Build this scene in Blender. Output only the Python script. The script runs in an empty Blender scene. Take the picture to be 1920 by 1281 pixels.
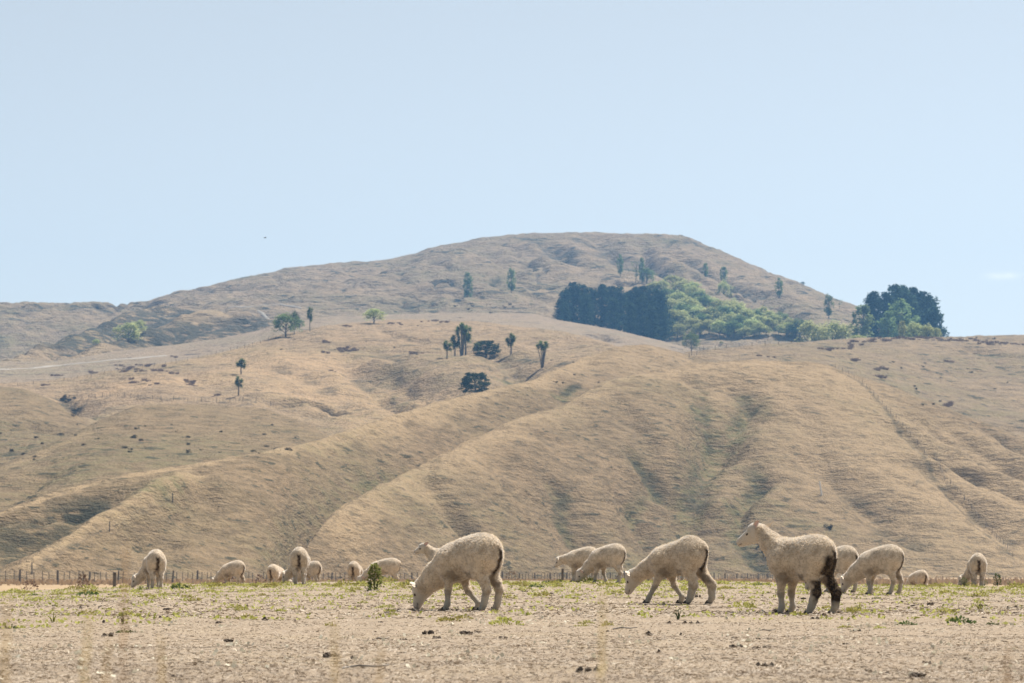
import bpy, math, random
import numpy as np
from mathutils import Vector, Matrix

random.seed(7)
RS = np.random.RandomState(11)
R = math.radians
scene = bpy.context.scene
COL = scene.collection

# ------------------------------------------------------------------ camera
EYE = 0.47                       # eye height above the near paddock
FPX = 5333.0                     # focal length in photo pixels (1920 wide)
HORY = 1043.0                    # photo row of the horizon
PITCH = math.atan((HORY - 640.5) / FPX)
cam_d = bpy.data.cameras.new('camera')
cam = bpy.data.objects.new('camera', cam_d)
COL.objects.link(cam)
cam_d.sensor_width = 36.0
cam_d.lens = 36.0 * FPX / 1920.0
cam_d.clip_start = 0.1
cam_d.clip_end = 20000.0
cam.location = (0, 0, EYE)
cam.rotation_euler = (R(90) + PITCH, 0, 0)
cam_d.dof.use_dof = True
cam_d.dof.focus_distance = 25.0
cam_d.dof.aperture_fstop = 9.0
scene.camera = cam

# ------------------------------------------------------------------ light
SUN_EL, SUN_AZ = R(58), R(42)    # azimuth to the right of the view direction
w = bpy.data.worlds.new('World')
scene.world = w
w.use_nodes = True
nt = w.node_tree
for n in list(nt.nodes):
    nt.nodes.remove(n)
sky = nt.nodes.new('ShaderNodeTexSky')
sky.sky_type = 'NISHITA'
sky.sun_disc = False
sky.sun_elevation = SUN_EL
sky.sun_rotation = SUN_AZ
sky.altitude = 0
sky.air_density = 0.8
sky.dust_density = 0.3
sky.ozone_density = 1.5
bg = nt.nodes.new('ShaderNodeBackground')
bg.inputs['Strength'].default_value = 0.0665
wo = nt.nodes.new('ShaderNodeOutputWorld')
hs = nt.nodes.new('ShaderNodeHueSaturation')
hs.inputs['Saturation'].default_value = 0.28
nt.links.new(sky.outputs[0], hs.inputs['Color'])
# one thin wisp of cloud low on the right
tc = nt.nodes.new('ShaderNodeTexCoord'); sx = nt.nodes.new('ShaderNodeSeparateXYZ')
nt.links.new(tc.outputs['Generated'], sx.inputs[0])
def wm(op, a, b=0.0):
    n = nt.nodes.new('ShaderNodeMath'); n.operation = op
    for i, v in enumerate((a, b)):
        if isinstance(v, bpy.types.NodeSocket): nt.links.new(v, n.inputs[i])
        else: n.inputs[i].default_value = v
    return n.outputs[0]
wu = wm('DIVIDE', sx.outputs[0], sx.outputs[1]); we = wm('DIVIDE', sx.outputs[2], sx.outputs[1])
wx = wm('DIVIDE', wm('SUBTRACT', wu, 0.1735), 0.0055); wz = wm('DIVIDE', wm('SUBTRACT', we, 0.0987), 0.0011)
wn = nt.nodes.new('ShaderNodeTexNoise'); wn.inputs['Scale'].default_value = 260.0
nt.links.new(tc.outputs['Generated'], wn.inputs['Vector'])
wr = wm('ADD', wm('MULTIPLY', wx, wx), wm('MULTIPLY', wz, wz))
wf = wm('MULTIPLY', wm('POWER', 2.718, wm('MULTIPLY', wr, -1.0)), wm('MULTIPLY', wn.outputs[0], 0.8))
wmix = nt.nodes.new('ShaderNodeMix'); wmix.data_type = 'RGBA'
nt.links.new(wf, wmix.inputs[0]); nt.links.new(hs.outputs[0], wmix.inputs[6]); wmix.inputs[7].default_value = (10.6, 10.3, 9.9, 1)
tint = nt.nodes.new('ShaderNodeMix'); tint.data_type = 'RGBA'; tint.blend_type = 'MULTIPLY'
tint.inputs[0].default_value = 1.0; tint.inputs[7].default_value = (0.955, 0.995, 0.985, 1)
nt.links.new(wmix.outputs[2], tint.inputs[6])
nt.links.new(tint.outputs[2], bg.inputs['Color'])
nt.links.new(bg.outputs[0], wo.inputs['Surface'])

sl = bpy.data.lights.new('sun', 'SUN')
sl.energy = 5.0
sl.angle = R(0.53)
sl.color = (1.0, 0.94, 0.86)
sun = bpy.data.objects.new('sun', sl)
COL.objects.link(sun)
sdir = Vector((math.sin(SUN_AZ) * math.cos(SUN_EL), math.cos(SUN_AZ) * math.cos(SUN_EL), math.sin(SUN_EL)))
sun.rotation_euler = sdir.to_track_quat('Z', 'Y').to_euler()
sun.location = (60, 60, 120)

vs = scene.view_settings
vs.view_transform = 'Standard'
vs.look = 'None'
vs.exposure = 0.93
vs.gamma = 1.0
vs.use_curve_mapping = False
scene.cycles.use_denoising = True
scene.cycles.max_bounces = 6
scene.cycles.diffuse_bounces = 3
scene.cycles.transmission_bounces = 3
scene.cycles.volume_bounces = 0
scene.cycles.caustics_reflective = False
scene.cycles.caustics_refractive = False

# ------------------------------------------------------------------ helpers
def link(o, parent=None):
    COL.objects.link(o)
    if parent is not None:
        o.parent = parent
    return o

def tag(o, label=None, cat=None, group=None, kind=None):
    if label: o['label'] = label
    if cat: o['category'] = cat
    if group: o['group'] = group
    if kind: o['kind'] = kind
    return o

def empty(name, loc, rz=0.0, s=1.0):
    o = bpy.data.objects.new(name, None)
    o.empty_display_size = 0.2
    o.location = loc
    o.rotation_euler = (0, 0, rz)
    o.scale = (s, s, s) if not isinstance(s, tuple) else s
    return link(o)

def mk_mesh(name, V, F, mat=None, col=None, smooth=True, attrs=None):
    """V (n,3); F (m,k) with k 3 or 4, or a list of such arrays."""
    V = np.asarray(V, np.float32)
    Fs = [np.asarray(f, np.int32) for f in (F if isinstance(F, (list, tuple)) else [F])]
    Fs = [f for f in Fs if len(f)]
    me = bpy.data.meshes.new(name)
    me.vertices.add(len(V))
    me.vertices.foreach_set('co', V.ravel())
    loops = np.concatenate([f.ravel() for f in Fs])
    sizes = np.concatenate([np.full(len(f), f.shape[1], np.int32) for f in Fs])
    me.loops.add(len(loops))
    me.loops.foreach_set('vertex_index', loops)
    me.polygons.add(len(sizes))
    starts = np.concatenate([[0], np.cumsum(sizes)[:-1]]).astype(np.int32)
    me.polygons.foreach_set('loop_start', starts)
    me.polygons.foreach_set('loop_total', sizes)
    me.polygons.foreach_set('use_smooth', np.full(len(sizes), smooth, bool))
    me.update(calc_edges=True)
    if col is not None:
        col = np.asarray(col, np.float32)
        if col.shape[1] == 3:
            col = np.concatenate([col, np.ones((len(col), 1), np.float32)], 1)
        a = me.color_attributes.new('Col', 'FLOAT_COLOR', 'POINT')
        a.data.foreach_set('color', col.ravel())
    if attrs:
        for k, v in attrs.items():
            a = me.attributes.new(k, 'FLOAT', 'POINT')
            a.data.foreach_set('value', np.asarray(v, np.float32).ravel())
    if mat is not None:
        me.materials.append(mat)
    return me

def mesh_obj(name, me, parent=None):
    return link(bpy.data.objects.new(name, me), parent)

def grid_faces(nr, nc):
    i = np.arange(nr - 1)[:, None] * nc + np.arange(nc - 1)[None, :]
    i = i.ravel()
    return np.stack([i, i + 1, i + nc + 1, i + nc], 1)

def _hash(ix, iy, iz, seed):
    n = (ix.astype(np.int64) * 374761393 + iy.astype(np.int64) * 668265263 + iz.astype(np.int64) * 2147483647 + seed * 974634777) & 0xFFFFFFFF
    n = ((n ^ (n >> 13)) * 1274126177) & 0xFFFFFFFF
    n = n ^ (n >> 16)
    return (n & 0xFFFFFF).astype(np.float32) / float(0xFFFFFF)

def vnoise(x, y, z=None, seed=0):
    """value noise in 2-D (z None) or 3-D, range about -1..1"""
    x = np.asarray(x, np.float64); y = np.asarray(y, np.float64)
    x0 = np.floor(x); y0 = np.floor(y)
    fx = (x - x0).astype(np.float32); fy = (y - y0).astype(np.float32)
    fx = fx * fx * fx * (fx * (fx * 6 - 15) + 10); fy = fy * fy * fy * (fy * (fy * 6 - 15) + 10)
    x0 = x0.astype(np.int64); y0 = y0.astype(np.int64)
    if z is None:
        zz = np.zeros_like(x0)
        a = _hash(x0, y0, zz, seed); b = _hash(x0 + 1, y0, zz, seed)
        c = _hash(x0, y0 + 1, zz, seed); d = _hash(x0 + 1, y0 + 1, zz, seed)
        v = (a * (1 - fx) + b * fx) * (1 - fy) + (c * (1 - fx) + d * fx) * fy
        return v * 2 - 1
    z = np.asarray(z, np.float64)
    z0 = np.floor(z); fz = (z - z0).astype(np.float32)
    fz = fz * fz * fz * (fz * (fz * 6 - 15) + 10); z0 = z0.astype(np.int64)
    out = 0
    for k, wz in ((0, 1 - fz), (1, fz)):
        a = _hash(x0, y0, z0 + k, seed); b = _hash(x0 + 1, y0, z0 + k, seed)
        c = _hash(x0, y0 + 1, z0 + k, seed); d = _hash(x0 + 1, y0 + 1, z0 + k, seed)
        out = out + wz * ((a * (1 - fx) + b * fx) * (1 - fy) + (c * (1 - fx) + d * fx) * fy)
    return out * 2 - 1

def fbm(x, y, z=None, oct=4, seed=0, gain=0.5):
    s = 0; a = 1.0; f = 1.0
    for o in range(oct):
        s = s + a * vnoise(x * f, y * f, None if z is None else z * f, seed + o * 17)
        a *= gain; f *= 2.03
    return s

def sstep(a, b, x):
    t = np.clip((x - a) / (b - a), 0, 1)
    return t * t * (3 - 2 * t)

# ------------------------------------------------------------------ materials
def new_mat(name):
    m = bpy.data.materials.new(name)
    m.use_nodes = True
    t = m.node_tree
    for n in list(t.nodes):
        t.nodes.remove(n)
    out = t.nodes.new('ShaderNodeOutputMaterial')
    return m, t, out

def nd(t, typ, **kw):
    n = t.nodes.new(typ)
    for k, v in kw.items():
        if k in n.inputs: n.inputs[k].default_value = v
        else: setattr(n, k, v)
    return n

def mixc(t, fac, a, b, blend='MIX'):
    n = t.nodes.new('ShaderNodeMix')
    n.data_type = 'RGBA'; n.blend_type = blend
    for sock, v in ((n.inputs[0], fac), (n.inputs[6], a), (n.inputs[7], b)):
        if hasattr(v, 'links') or isinstance(v, bpy.types.NodeSocket): t.links.new(v, sock)
        elif isinstance(v, (int, float)): sock.default_value = v
        else: sock.default_value = (*v, 1)
    return n.outputs[2]

def mathn(t, op, a, b=0.0, c=None, clamp=False):
    n = t.nodes.new('ShaderNodeMath'); n.operation = op; n.use_clamp = clamp
    for i, v in enumerate((a, b) if c is None else (a, b, c)):
        if isinstance(v, bpy.types.NodeSocket): t.links.new(v, n.inputs[i])
        else: n.inputs[i].default_value = v
    return n.outputs[0]

def noise(t, vec, scale, detail=3.0, rough=0.55, dim='3D'):
    n = t.nodes.new('ShaderNodeTexNoise')
    n.noise_dimensions = dim
    n.inputs['Scale'].default_value = scale
    n.inputs['Detail'].default_value = detail
    n.inputs['Roughness'].default_value = rough
    if vec is not None: t.links.new(vec, n.inputs['Vector'])
    return n.outputs[0]

def ramp(t, fac, lo, hi):
    n = t.nodes.new('ShaderNodeMapRange')
    n.inputs[1].default_value = lo; n.inputs[2].default_value = hi
    n.inputs[3].default_value = 0; n.inputs[4].default_value = 1
    n.interpolation_type = 'SMOOTHSTEP'
    t.links.new(fac, n.inputs[0])
    return n.outputs[0]

def mapping(t, scale, coord='Position'):
    if coord == 'Position':
        g = t.nodes.new('ShaderNodeNewGeometry'); v = g.outputs['Position']
    else:
        g = t.nodes.new('ShaderNodeTexCoord'); v = g.outputs['Object']
    m = t.nodes.new('ShaderNodeMapping')
    m.inputs['Scale'].default_value = scale
    t.links.new(v, m.inputs['Vector'])
    return m.outputs[0]

def bsdf(t, out, col, rough=0.9, spec=0.15, bump=None, bstr=0.4, bdist=0.1, sheen=0.0, sub=0.0):
    b = t.nodes.new('ShaderNodeBsdfPrincipled')
    if isinstance(col, bpy.types.NodeSocket): t.links.new(col, b.inputs['Base Color'])
    else: b.inputs['Base Color'].default_value = (*col, 1)
    b.inputs['Roughness'].default_value = rough
    b.inputs['Specular IOR Level'].default_value = spec
    if sheen:
        b.inputs['Sheen Weight'].default_value = sheen if not isinstance(sheen, bpy.types.NodeSocket) else 0.3
        b.inputs['Sheen Roughness'].default_value = 0.32
        if isinstance(sheen, bpy.types.NodeSocket): t.links.new(sheen, b.inputs['Sheen Weight'])
    if bump is not None:
        n = t.nodes.new('ShaderNodeBump')
        n.inputs['Strength'].default_value = bstr
        n.inputs['Distance'].default_value = bdist
        t.links.new(bump, n.inputs['Height'])
        t.links.new(n.outputs[0], b.inputs['Normal'])
    t.links.new(b.outputs[0], out.inputs['Surface'])
    return b

def attr(t, name):
    a = t.nodes.new('ShaderNodeAttribute'); a.attribute_name = name
    return a

def hill_material(name, tan, tan2, gold, green, dark, px):
    """dry pasture: px is the size in metres of the finest grain worth drawing"""
    m, t, out = new_mat(name)
    streak = noise(t, mapping(t, (0.22, 0.22, 1.0)), 1.0 / (px * 1.6), 4.0, 0.7)
    mott = noise(t, mapping(t, (1, 1, 1.4)), 1.0 / (px * 9), 6.0, 0.7)
    big = noise(t, mapping(t, (1, 1, 1)), 0.016, 5.0, 0.6)
    fine = noise(t, mapping(t, (.7, .7, 1.4)), 1.0 / px, 3.0, 0.65)
    ledge = noise(t, mapping(t, (.24, .24, 1.0)), 1.0 / (px * 1.8), 4.0, 0.65)
    c = mixc(t, ramp(t, streak, 0.36, 0.62), tan2, tan)
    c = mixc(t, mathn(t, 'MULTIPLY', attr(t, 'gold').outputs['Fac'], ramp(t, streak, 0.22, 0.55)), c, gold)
    gfac = mathn(t, 'ADD', attr(t, 'green').outputs['Fac'], mathn(t, 'MULTIPLY', ramp(t, big, 0.42, 0.70), 0.55))
    gfac = mathn(t, 'MULTIPLY', gfac, ramp(t, mathn(t, 'ADD', mathn(t, 'MULTIPLY', mott, .5), mathn(t, 'MULTIPLY', streak, .5)), 0.40, 0.60), clamp=True)
    c = mixc(t, mathn(t, 'MULTIPLY', gfac, .85), c, green)
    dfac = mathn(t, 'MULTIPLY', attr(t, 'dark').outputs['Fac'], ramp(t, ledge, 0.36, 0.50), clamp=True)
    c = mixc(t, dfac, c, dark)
    # painted shadow of tussocks and ledges, with dark grass; sparse on the gold faces and thick where it is green
    dens = mathn(t, 'MULTIPLY_ADD', gfac, 0.070, mathn(t, 'MULTIPLY_ADD', mott, .14, -.07))
    tus_shade = ramp(t, mathn(t, 'ADD', ledge, dens), 0.590, 0.660)
    tus_shade = mathn(t, 'MULTIPLY', tus_shade, mathn(t, 'MULTIPLY_ADD', attr(t, 'gold').outputs['Fac'], -.5, .85))
    c = mixc(t, tus_shade, c, dark)
    c = mixc(t, mathn(t, 'MULTIPLY', ramp(t, fine, 0.52, 0.70), 0.45), c, tan2)
    h = mathn(t, 'ADD', mathn(t, 'MULTIPLY', fine, 0.6), mathn(t, 'ADD', ledge, mathn(t, 'MULTIPLY', streak, .7)))
    bsdf(t, out, c, 0.95, 0.05, h, 0.9, px * 2.4)
    return m

def simple_mat(name, c1, c2, scale=4.0, rough=0.85, spec=0.2, bstr=0.4, bdist=0.01, coord='Object', stretch=(1, 1, 1)):
    m, t, out = new_mat(name)
    n = noise(t, mapping(t, stretch, coord), scale, 5.0, 0.6)
    bsdf(t, out, mixc(t, ramp(t, n, 0.3, 0.7), c1, c2), rough, spec, n, bstr, bdist)
    return m

def leaf_material(name, c1, c2, trans=0.35):
    """leaf colour varies from clump to clump through the 'tint' attribute"""
    m, t, out = new_mat(name)
    c = mixc(t, attr(t, 'tint').outputs['Fac'], c1, c2)
    oi = t.nodes.new('ShaderNodeObjectInfo')
    hv = t.nodes.new('ShaderNodeHueSaturation')
    t.links.new(mathn(t, 'MULTIPLY_ADD', oi.outputs['Random'], 0.035, 0.482), hv.inputs['Hue'])
    t.links.new(mathn(t, 'MULTIPLY_ADD', oi.outputs['Random'], 0.35, 0.82), hv.inputs['Value'])
    t.links.new(c, hv.inputs['Color'])
    c = hv.outputs[0]
    d = t.nodes.new('ShaderNodeBsdfDiffuse'); tr = t.nodes.new('ShaderNodeBsdfTranslucent')
    t.links.new(c, d.inputs[0]); t.links.new(c, tr.inputs[0])
    mx = t.nodes.new('ShaderNodeMixShader'); mx.inputs[0].default_value = trans
    t.links.new(d.outputs[0], mx.inputs[1]); t.links.new(tr.outputs[0], mx.inputs[2])
    t.links.new(mx.outputs[0], out.inputs['Surface'])
    return m
# ------------------------------------------------------------------ terrain
CP, SP = math.cos(PITCH), math.sin(PITCH)
def ue(px, py):
    """photo pixel -> (sideways slope, upward slope) of the sight line per metre of distance"""
    v = (640.5 - np.asarray(py, float)) / FPX
    h = (np.asarray(px, float) - 960.0) / FPX
    dy = CP - v * SP
    return h / dy, (SP + v * CP) / dy

def smooth1(a, s):
    k = np.arange(-int(3 * s), int(3 * s) + 1)
    g = np.exp(-0.5 * (k / s) ** 2); g /= g.sum()
    return np.convolve(np.pad(a, len(k) // 2, mode='reflect', reflect_type='odd'), g, mode='valid')

def seg_dist(X, Y, pts):
    """distance to a polyline, and position 0..1 along it"""
    best = np.full(X.shape, 1e9); pos = np.zeros(X.shape)
    n = len(pts) - 1
    for i in range(n):
        ax, ay = pts[i]; bx, by = pts[i + 1]
        dx, dy = bx - ax, by - ay
        L = dx * dx + dy * dy + 1e-9
        t = np.clip(((X - ax) * dx + (Y - ay) * dy) / L, 0, 1)
        d = np.hypot(X - ax - t * dx, Y - ay - t * dy)
        m = d < best
        best = np.where(m, d, best); pos = np.where(m, (i + t) / n, pos)
    return best, pos

LAYERS = []
class Layer:
    def __init__(s, name, crest, base, p=1.4, rng=None, amp=1.0, carve=(), paint=(), terr=0.0, ks=1.5, sm=6, rug=0.0, spur=0.0):
        s.name, s.p, s.amp, s.terr, s.ks, s.rug = name, p, amp, terr, ks, rug
        s.spur = spur
        c = np.array(crest, float); b = np.array(base, float)
        cu, ce = ue(c[:, 0], c[:, 1]); bu, be = ue(b[:, 0], b[:, 1])
        s.u0, s.u1 = (ue(rng[0], 700)[0], ue(rng[1], 700)[0]) if rng else (cu.min(), cu.max())
        s.U = np.linspace(s.u0 - 0.02, s.u1 + 0.02, 900)
        st = 900 / ((s.u1 - s.u0 + 0.04) * FPX)
        def ip(x, xs, ys, sg):
            return smooth1(np.interp(x, xs, ys), max(1.0, sg * st))
        s.ec = ip(s.U, cu, ce, sm); s.dc = ip(s.U, cu, c[:, 2], sm * 3)
        s.eb = ip(s.U, bu, be, sm * 3); s.db = ip(s.U, bu, b[:, 2], sm * 4)
        s.carve = []; s.paint = []
        LAYERS.append(s)
        for pts, depth, wid in carve:
            s.carve.append((s.world(pts), depth, wid))
        for kind, pts, wid, st_ in paint:
            s.paint.append((kind, s.world(pts), wid, st_))

    def z0(s, u, Y):
        ec = np.interp(u, s.U, s.ec); dc = np.interp(u, s.U, s.dc)
        eb = np.interp(u, s.U, s.eb); db = np.interp(u, s.U, s.db)
        t = (dc - Y) / (dc - db)
        A = (ec - eb) * db
        g = np.where(t > 0, np.abs(t) ** s.p, 0.0)
        back = np.where(t < 0, s.ks * A * t * t, 0.0)
        return EYE + ec * Y - A * g - back

    def at(s, px, py):
        """world X, Y of the point of this hillside that the photo shows at px, py"""
        u, e = ue(px, py)
        dc = np.interp(u, s.U, s.dc); db = np.interp(u, s.U, s.db)
        Y = np.linspace(db * 0.9, dc, 500)
        h = (s.z0(np.full(500, u), Y) - EYE) / Y
        i = int(np.argmin(np.abs(h - e)))
        return u * Y[i], Y[i]

    def world(s, pts):
        return [s.at(*p) for p in pts]

    def z(s, u, Y, detail=True):
        X = u * Y
        z = s.z0(u, Y)
        for pts, depth, wid in s.carve:
            P = np.array(pts)
            m = (X > P[:, 0].min() - 4 * wid) & (X < P[:, 0].max() + 4 * wid) & (Y > P[:, 1].min() - 4 * wid) & (Y < P[:, 1].max() + 4 * wid)
            if not m.any(): continue
            d, pos = seg_dist(X[m], Y[m], pts)
            wid2 = wid * .75; jit = 1 + 0.5 * vnoise(X[m] / (wid * 1.5), Y[m] / (wid * 1.5), seed=5) if detail else 1.0
            z[m] -= (1.5 + .7 * (Y[m] < 900)) * depth * np.exp(-(d / (wid2 * jit)) ** 1.6) * (0.35 + 0.65 * np.sin(np.pi * np.clip(pos * 0.9 + 0.08, 0, 1)))
        if not detail:
            return z
        a = s.amp
        tt = (np.interp(u, s.U, s.dc) - Y) / (np.interp(u, s.U, s.dc) - np.interp(u, s.U, s.db))
        a = a * (.35 + .65 * sstep(0, .12, np.abs(tt)))
        z = z + a * 1.1 * np.clip(Y / 800.0, .12, .85) ** 1.4 * fbm(X / 42, Y / 42, oct=3, seed=3)
        z = z + a * 0.33 * fbm(X / 7.5, Y / 7.5, oct=3, seed=9)
        if s.spur:                                       # soft secondary spurs that run down the slope
            wx = X + 9 * vnoise(X / 60, Y / 60, seed=95) + .25 * Y
            rg = np.abs(fbm(wx / 26, Y / 120, oct=2, seed=97))
            z = z + s.spur * a * (sstep(0, .55, rg) - .6) * sstep(0.02, .3, tt) * (1 - sstep(.85, 1.1, tt))
        if s.terr:
            patch = sstep(-0.35, 0.55, fbm(X / 30, Y / 30, oct=3, seed=21))
            warp = 1.0 * fbm(X / 14, Y / 14, oct=3, seed=31)
            ph = (z + warp) / 1.0
            fr = ph - np.floor(ph)
            saw = np.where(fr < 0.75, fr / 0.75, (1 - fr) / 0.25)
            z = z + s.terr * patch * (saw - 0.5) * (0.6 + 0.6 * vnoise(X / 5, Y / 5, seed=77))
            z = z + s.terr * 0.55 * fbm(X / 2.2, Y / 3.0, oct=2, seed=51)
        if s.rug:
            r1 = 1 - np.abs(fbm(X / 34, Y / 60, oct=4, seed=61))
            msk = sstep(-0.1, 0.7, fbm(X / 110, Y / 110, oct=2, seed=71))
            z = z - s.rug * (sstep(0.80, 1.0, r1) * msk) + s.rug * 0.35 * fbm(X / 11, Y / 11, oct=3, seed=81)
        return z

    def masks(s, u, Y, z):
        X = u * Y
        g = {k: np.zeros(X.shape) for k in ('gold', 'green', 'dark')}
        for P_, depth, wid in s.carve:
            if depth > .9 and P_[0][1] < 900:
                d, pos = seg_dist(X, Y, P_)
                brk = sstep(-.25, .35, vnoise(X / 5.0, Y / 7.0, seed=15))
                g['dark'] = np.maximum(g['dark'], .42 * brk * (1 - sstep(.15, .5, d / wid)))  # bushes and shadow in the gully floor, both painted as dark
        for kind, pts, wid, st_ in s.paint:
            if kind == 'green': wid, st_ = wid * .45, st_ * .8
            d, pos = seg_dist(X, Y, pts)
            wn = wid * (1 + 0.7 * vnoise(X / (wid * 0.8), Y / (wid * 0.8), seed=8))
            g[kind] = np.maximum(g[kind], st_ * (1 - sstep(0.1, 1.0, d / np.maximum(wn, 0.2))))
        return g

    def mesh(s, px0, px1, nc, nr, nb, mat, gold=0.0, green=0.0, dark=0.0, back=0.5):
        u = np.linspace(ue(px0, 700)[0], ue(px1, 700)[0], nc)
        t = np.concatenate([np.linspace(-back, 0, nb + 1)[:-1], np.linspace(0, 1.12, nr) ** (1 / max(1.0, s.p * 0.8))])[::-1]
        dc = np.interp(u, s.U, s.dc); db = np.interp(u, s.U, s.db)
        Yg = dc[None, :] - t[:, None] * (dc - db)[None, :]
        ug = np.broadcast_to(u[None, :], Yg.shape)
        zg = s.z(ug, Yg)
        m = s.masks(ug, Yg, zg)
        m['gold'] = np.maximum(m['gold'], gold); m['green'] = np.maximum(m['green'], green); m['dark'] = np.maximum(m['dark'], dark)
        if s.rug:
            X = ug * Yg
            r1 = 1 - np.abs(fbm(X / 34, Yg / 60, oct=4, seed=61))
            msk = sstep(-0.1, 0.7, fbm(X / 110, Yg / 110, oct=2, seed=71))
            m['dark'] = np.maximum(m['dark'], 0.8 * sstep(0.84, 0.98, r1) * msk)
            m['green'] = np.maximum(m['green'], 0.5 * sstep(0.0, 0.9, fbm(X / 60, Yg / 60, oct=3, seed=91)))
        V = np.stack([ug * Yg, Yg, zg], -1).reshape(-1, 3)
        me = mk_mesh(s.name, V, grid_faces(*Yg.shape), mat, attrs={k: v for k, v in m.items()})
        o = mesh_obj(s.name, me)
        tag(o, kind='structure')
        return o

TAN, TAN2 = (0.232, 0.166, 0.098), (0.142, 0.105, 0.062)
GOLD, GREEN, DARK = (0.305, 0.222, 0.130), (0.118, 0.116, 0.054), (0.046, 0.046, 0.030)
M_near = hill_material('dry_hill_grass', TAN, TAN2, GOLD, GREEN, DARK, 0.45)
M_mid = hill_material('golden_hill_grass', (0.262, 0.190, 0.116), (0.165, 0.124, 0.080), (0.355, 0.246, 0.140), GREEN, DARK, 0.7)
M_terr = hill_material('mown_terrace', (0.262, 0.200, 0.134), (0.215, 0.164, 0.110), (0.30, 0.24, 0.17), (0.155, 0.150, 0.085), (0.075, 0.06, 0.05), 0.8)
M_far = hill_material('far_hill_grass', (0.270, 0.198, 0.124), (0.170, 0.130, 0.084), GOLD, GREEN, DARK, 1.3)

# front hill: a broad dome whose left edge comes down as a spur
front = Layer('front_hill',
    [(440, 1110, 326), (540, 1088, 335), (570, 1032, 345), (620, 968, 365), (700, 917, 392), (780, 876, 420), (880, 830, 446), (960, 791, 470), (1048, 767, 492),
     (1130, 718, 522), (1200, 700, 538), (1300, 682, 556), (1400, 673, 566), (1509, 678, 572), (1553, 685, 574), (1605, 703, 574), (1680, 729, 570),
     (1749, 757, 564), (1818, 784, 556), (1920, 825, 545), (2250, 960, 520)],
    [(440, 1112, 322), (540, 1098, 330), (700, 1096, 352), (1000, 1094, 392), (1300, 1090, 425), (1500, 1087, 440), (1900, 1084, 450), (2250, 1084, 450)],
    p=1.35, rng=(430, 2250), terr=0.30, amp=0.9, spur=1.9,
    carve=[([(1392, 722), (1402, 745), (1382, 770), (1346, 800), (1325, 830), (1308, 870), (1300, 910), (1272, 950), (1284, 990), (1270, 1050)], 2.6, 6),
           ([(1310, 715), (1320, 760), (1332, 800), (1325, 830)], 1.5, 5),
           ([(1192, 842), (1226, 882), (1180, 915), (1205, 965), (1230, 995), (1225, 1040)], 1.9, 4.5),
           ([(1044, 900), (1055, 950), (1090, 1000), (1086, 1045)], 1.7, 4),
           ([(1402, 850), (1422, 890), (1388, 930), (1380, 980), (1425, 1062)], 2.0, 5),
           ([(1525, 865), (1590, 915), (1640, 952), (1665, 995), (1720, 1030)], 1.6, 5),
           ([(1735, 790), (1800, 835), (1850, 860), (1925, 905)], 1.7, 5),
           ([(1690, 812), (1780, 868), (1840, 893), (1925, 945)], 1.5, 4.5),
           ([(1720, 870), (1800, 930), (1870, 990), (1925, 1030)], 1.4, 4.5),
           ([(1850, 800), (1925, 850)], 1.3, 4), ([(800, 930), (870, 985), (900, 1040)], 0.8, 5), ([(1500, 760), (1530, 830), (1560, 880)], 0.9, 7)],
    paint=[('green', [(1392, 722), (1402, 745), (1382, 770), (1325, 830), (1300, 910), (1285, 990), (1270, 1050)], 10, 1.0),
           ('green', [(1310, 715), (1320, 760), (1332, 800)], 8, 0.9),
           ('green', [(1192, 842), (1226, 882), (1180, 915), (1205, 965), (1230, 995)], 6, 0.9),
           ('green', [(1044, 900), (1055, 950), (1090, 1000), (1086, 1045)], 5, 0.9),
           ('green', [(1402, 860), (1422, 890), (1388, 930), (1380, 980), (1425, 1062)], 9, 1.0),
           ('green', [(1100, 1060), (1400, 1045)], 18, 0.6), ('green', [(1420, 930), (1520, 1000)], 20, 0.6),
           ('dark', [(1395, 725), (1402, 748)], 3.0, 0.5), ('dark', [(1320, 740), (1318, 755)], 2, 0.5), ('dark', [(1300, 880), (1306, 910)], 3, 0.7), ('dark', [(1285, 985), (1268, 1010)], 4, 0.6),
           ('dark', [(1395, 1000), (1425, 1058)], 5, 0.85), ('dark', [(1055, 905), (1050, 925)], 2.5, 0.7), ('dark', [(1085, 990), (1095, 1000)], 2.5, 0.9),
           ('dark', [(1195, 845), (1222, 870)], 3, 0.7), ('dark', [(1420, 880), (1425, 895)], 2.5, 0.8),
           ('dark', [(1600, 915), (1640, 945)], 2, 0.5), ('dark', [(1690, 1000), (1730, 1025)], 3, 0.5), ('dark', [(1740, 800), (1790, 830)], 1.3, 0.5), ('dark', [(1840, 860), (1870, 880)], 1.3, 0.5),
           ('dark', [(1566, 692), (1600, 710), (1650, 764), (1700, 824), (1760, 895), (1830, 980), (1900, 1052)], 0.9, 0.55), ('gold', [(600, 990), (780, 880), (960, 795), (1100, 735), (1300, 690), (1450, 682), (1560, 700)], 9, 0.9),
           ('gold', [(1560, 720), (1680, 800), (1780, 900), (1920, 1050)], 42, 0.9), ('gold', [(1800, 820), (1960, 960)], 40, 0.8)])
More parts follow.
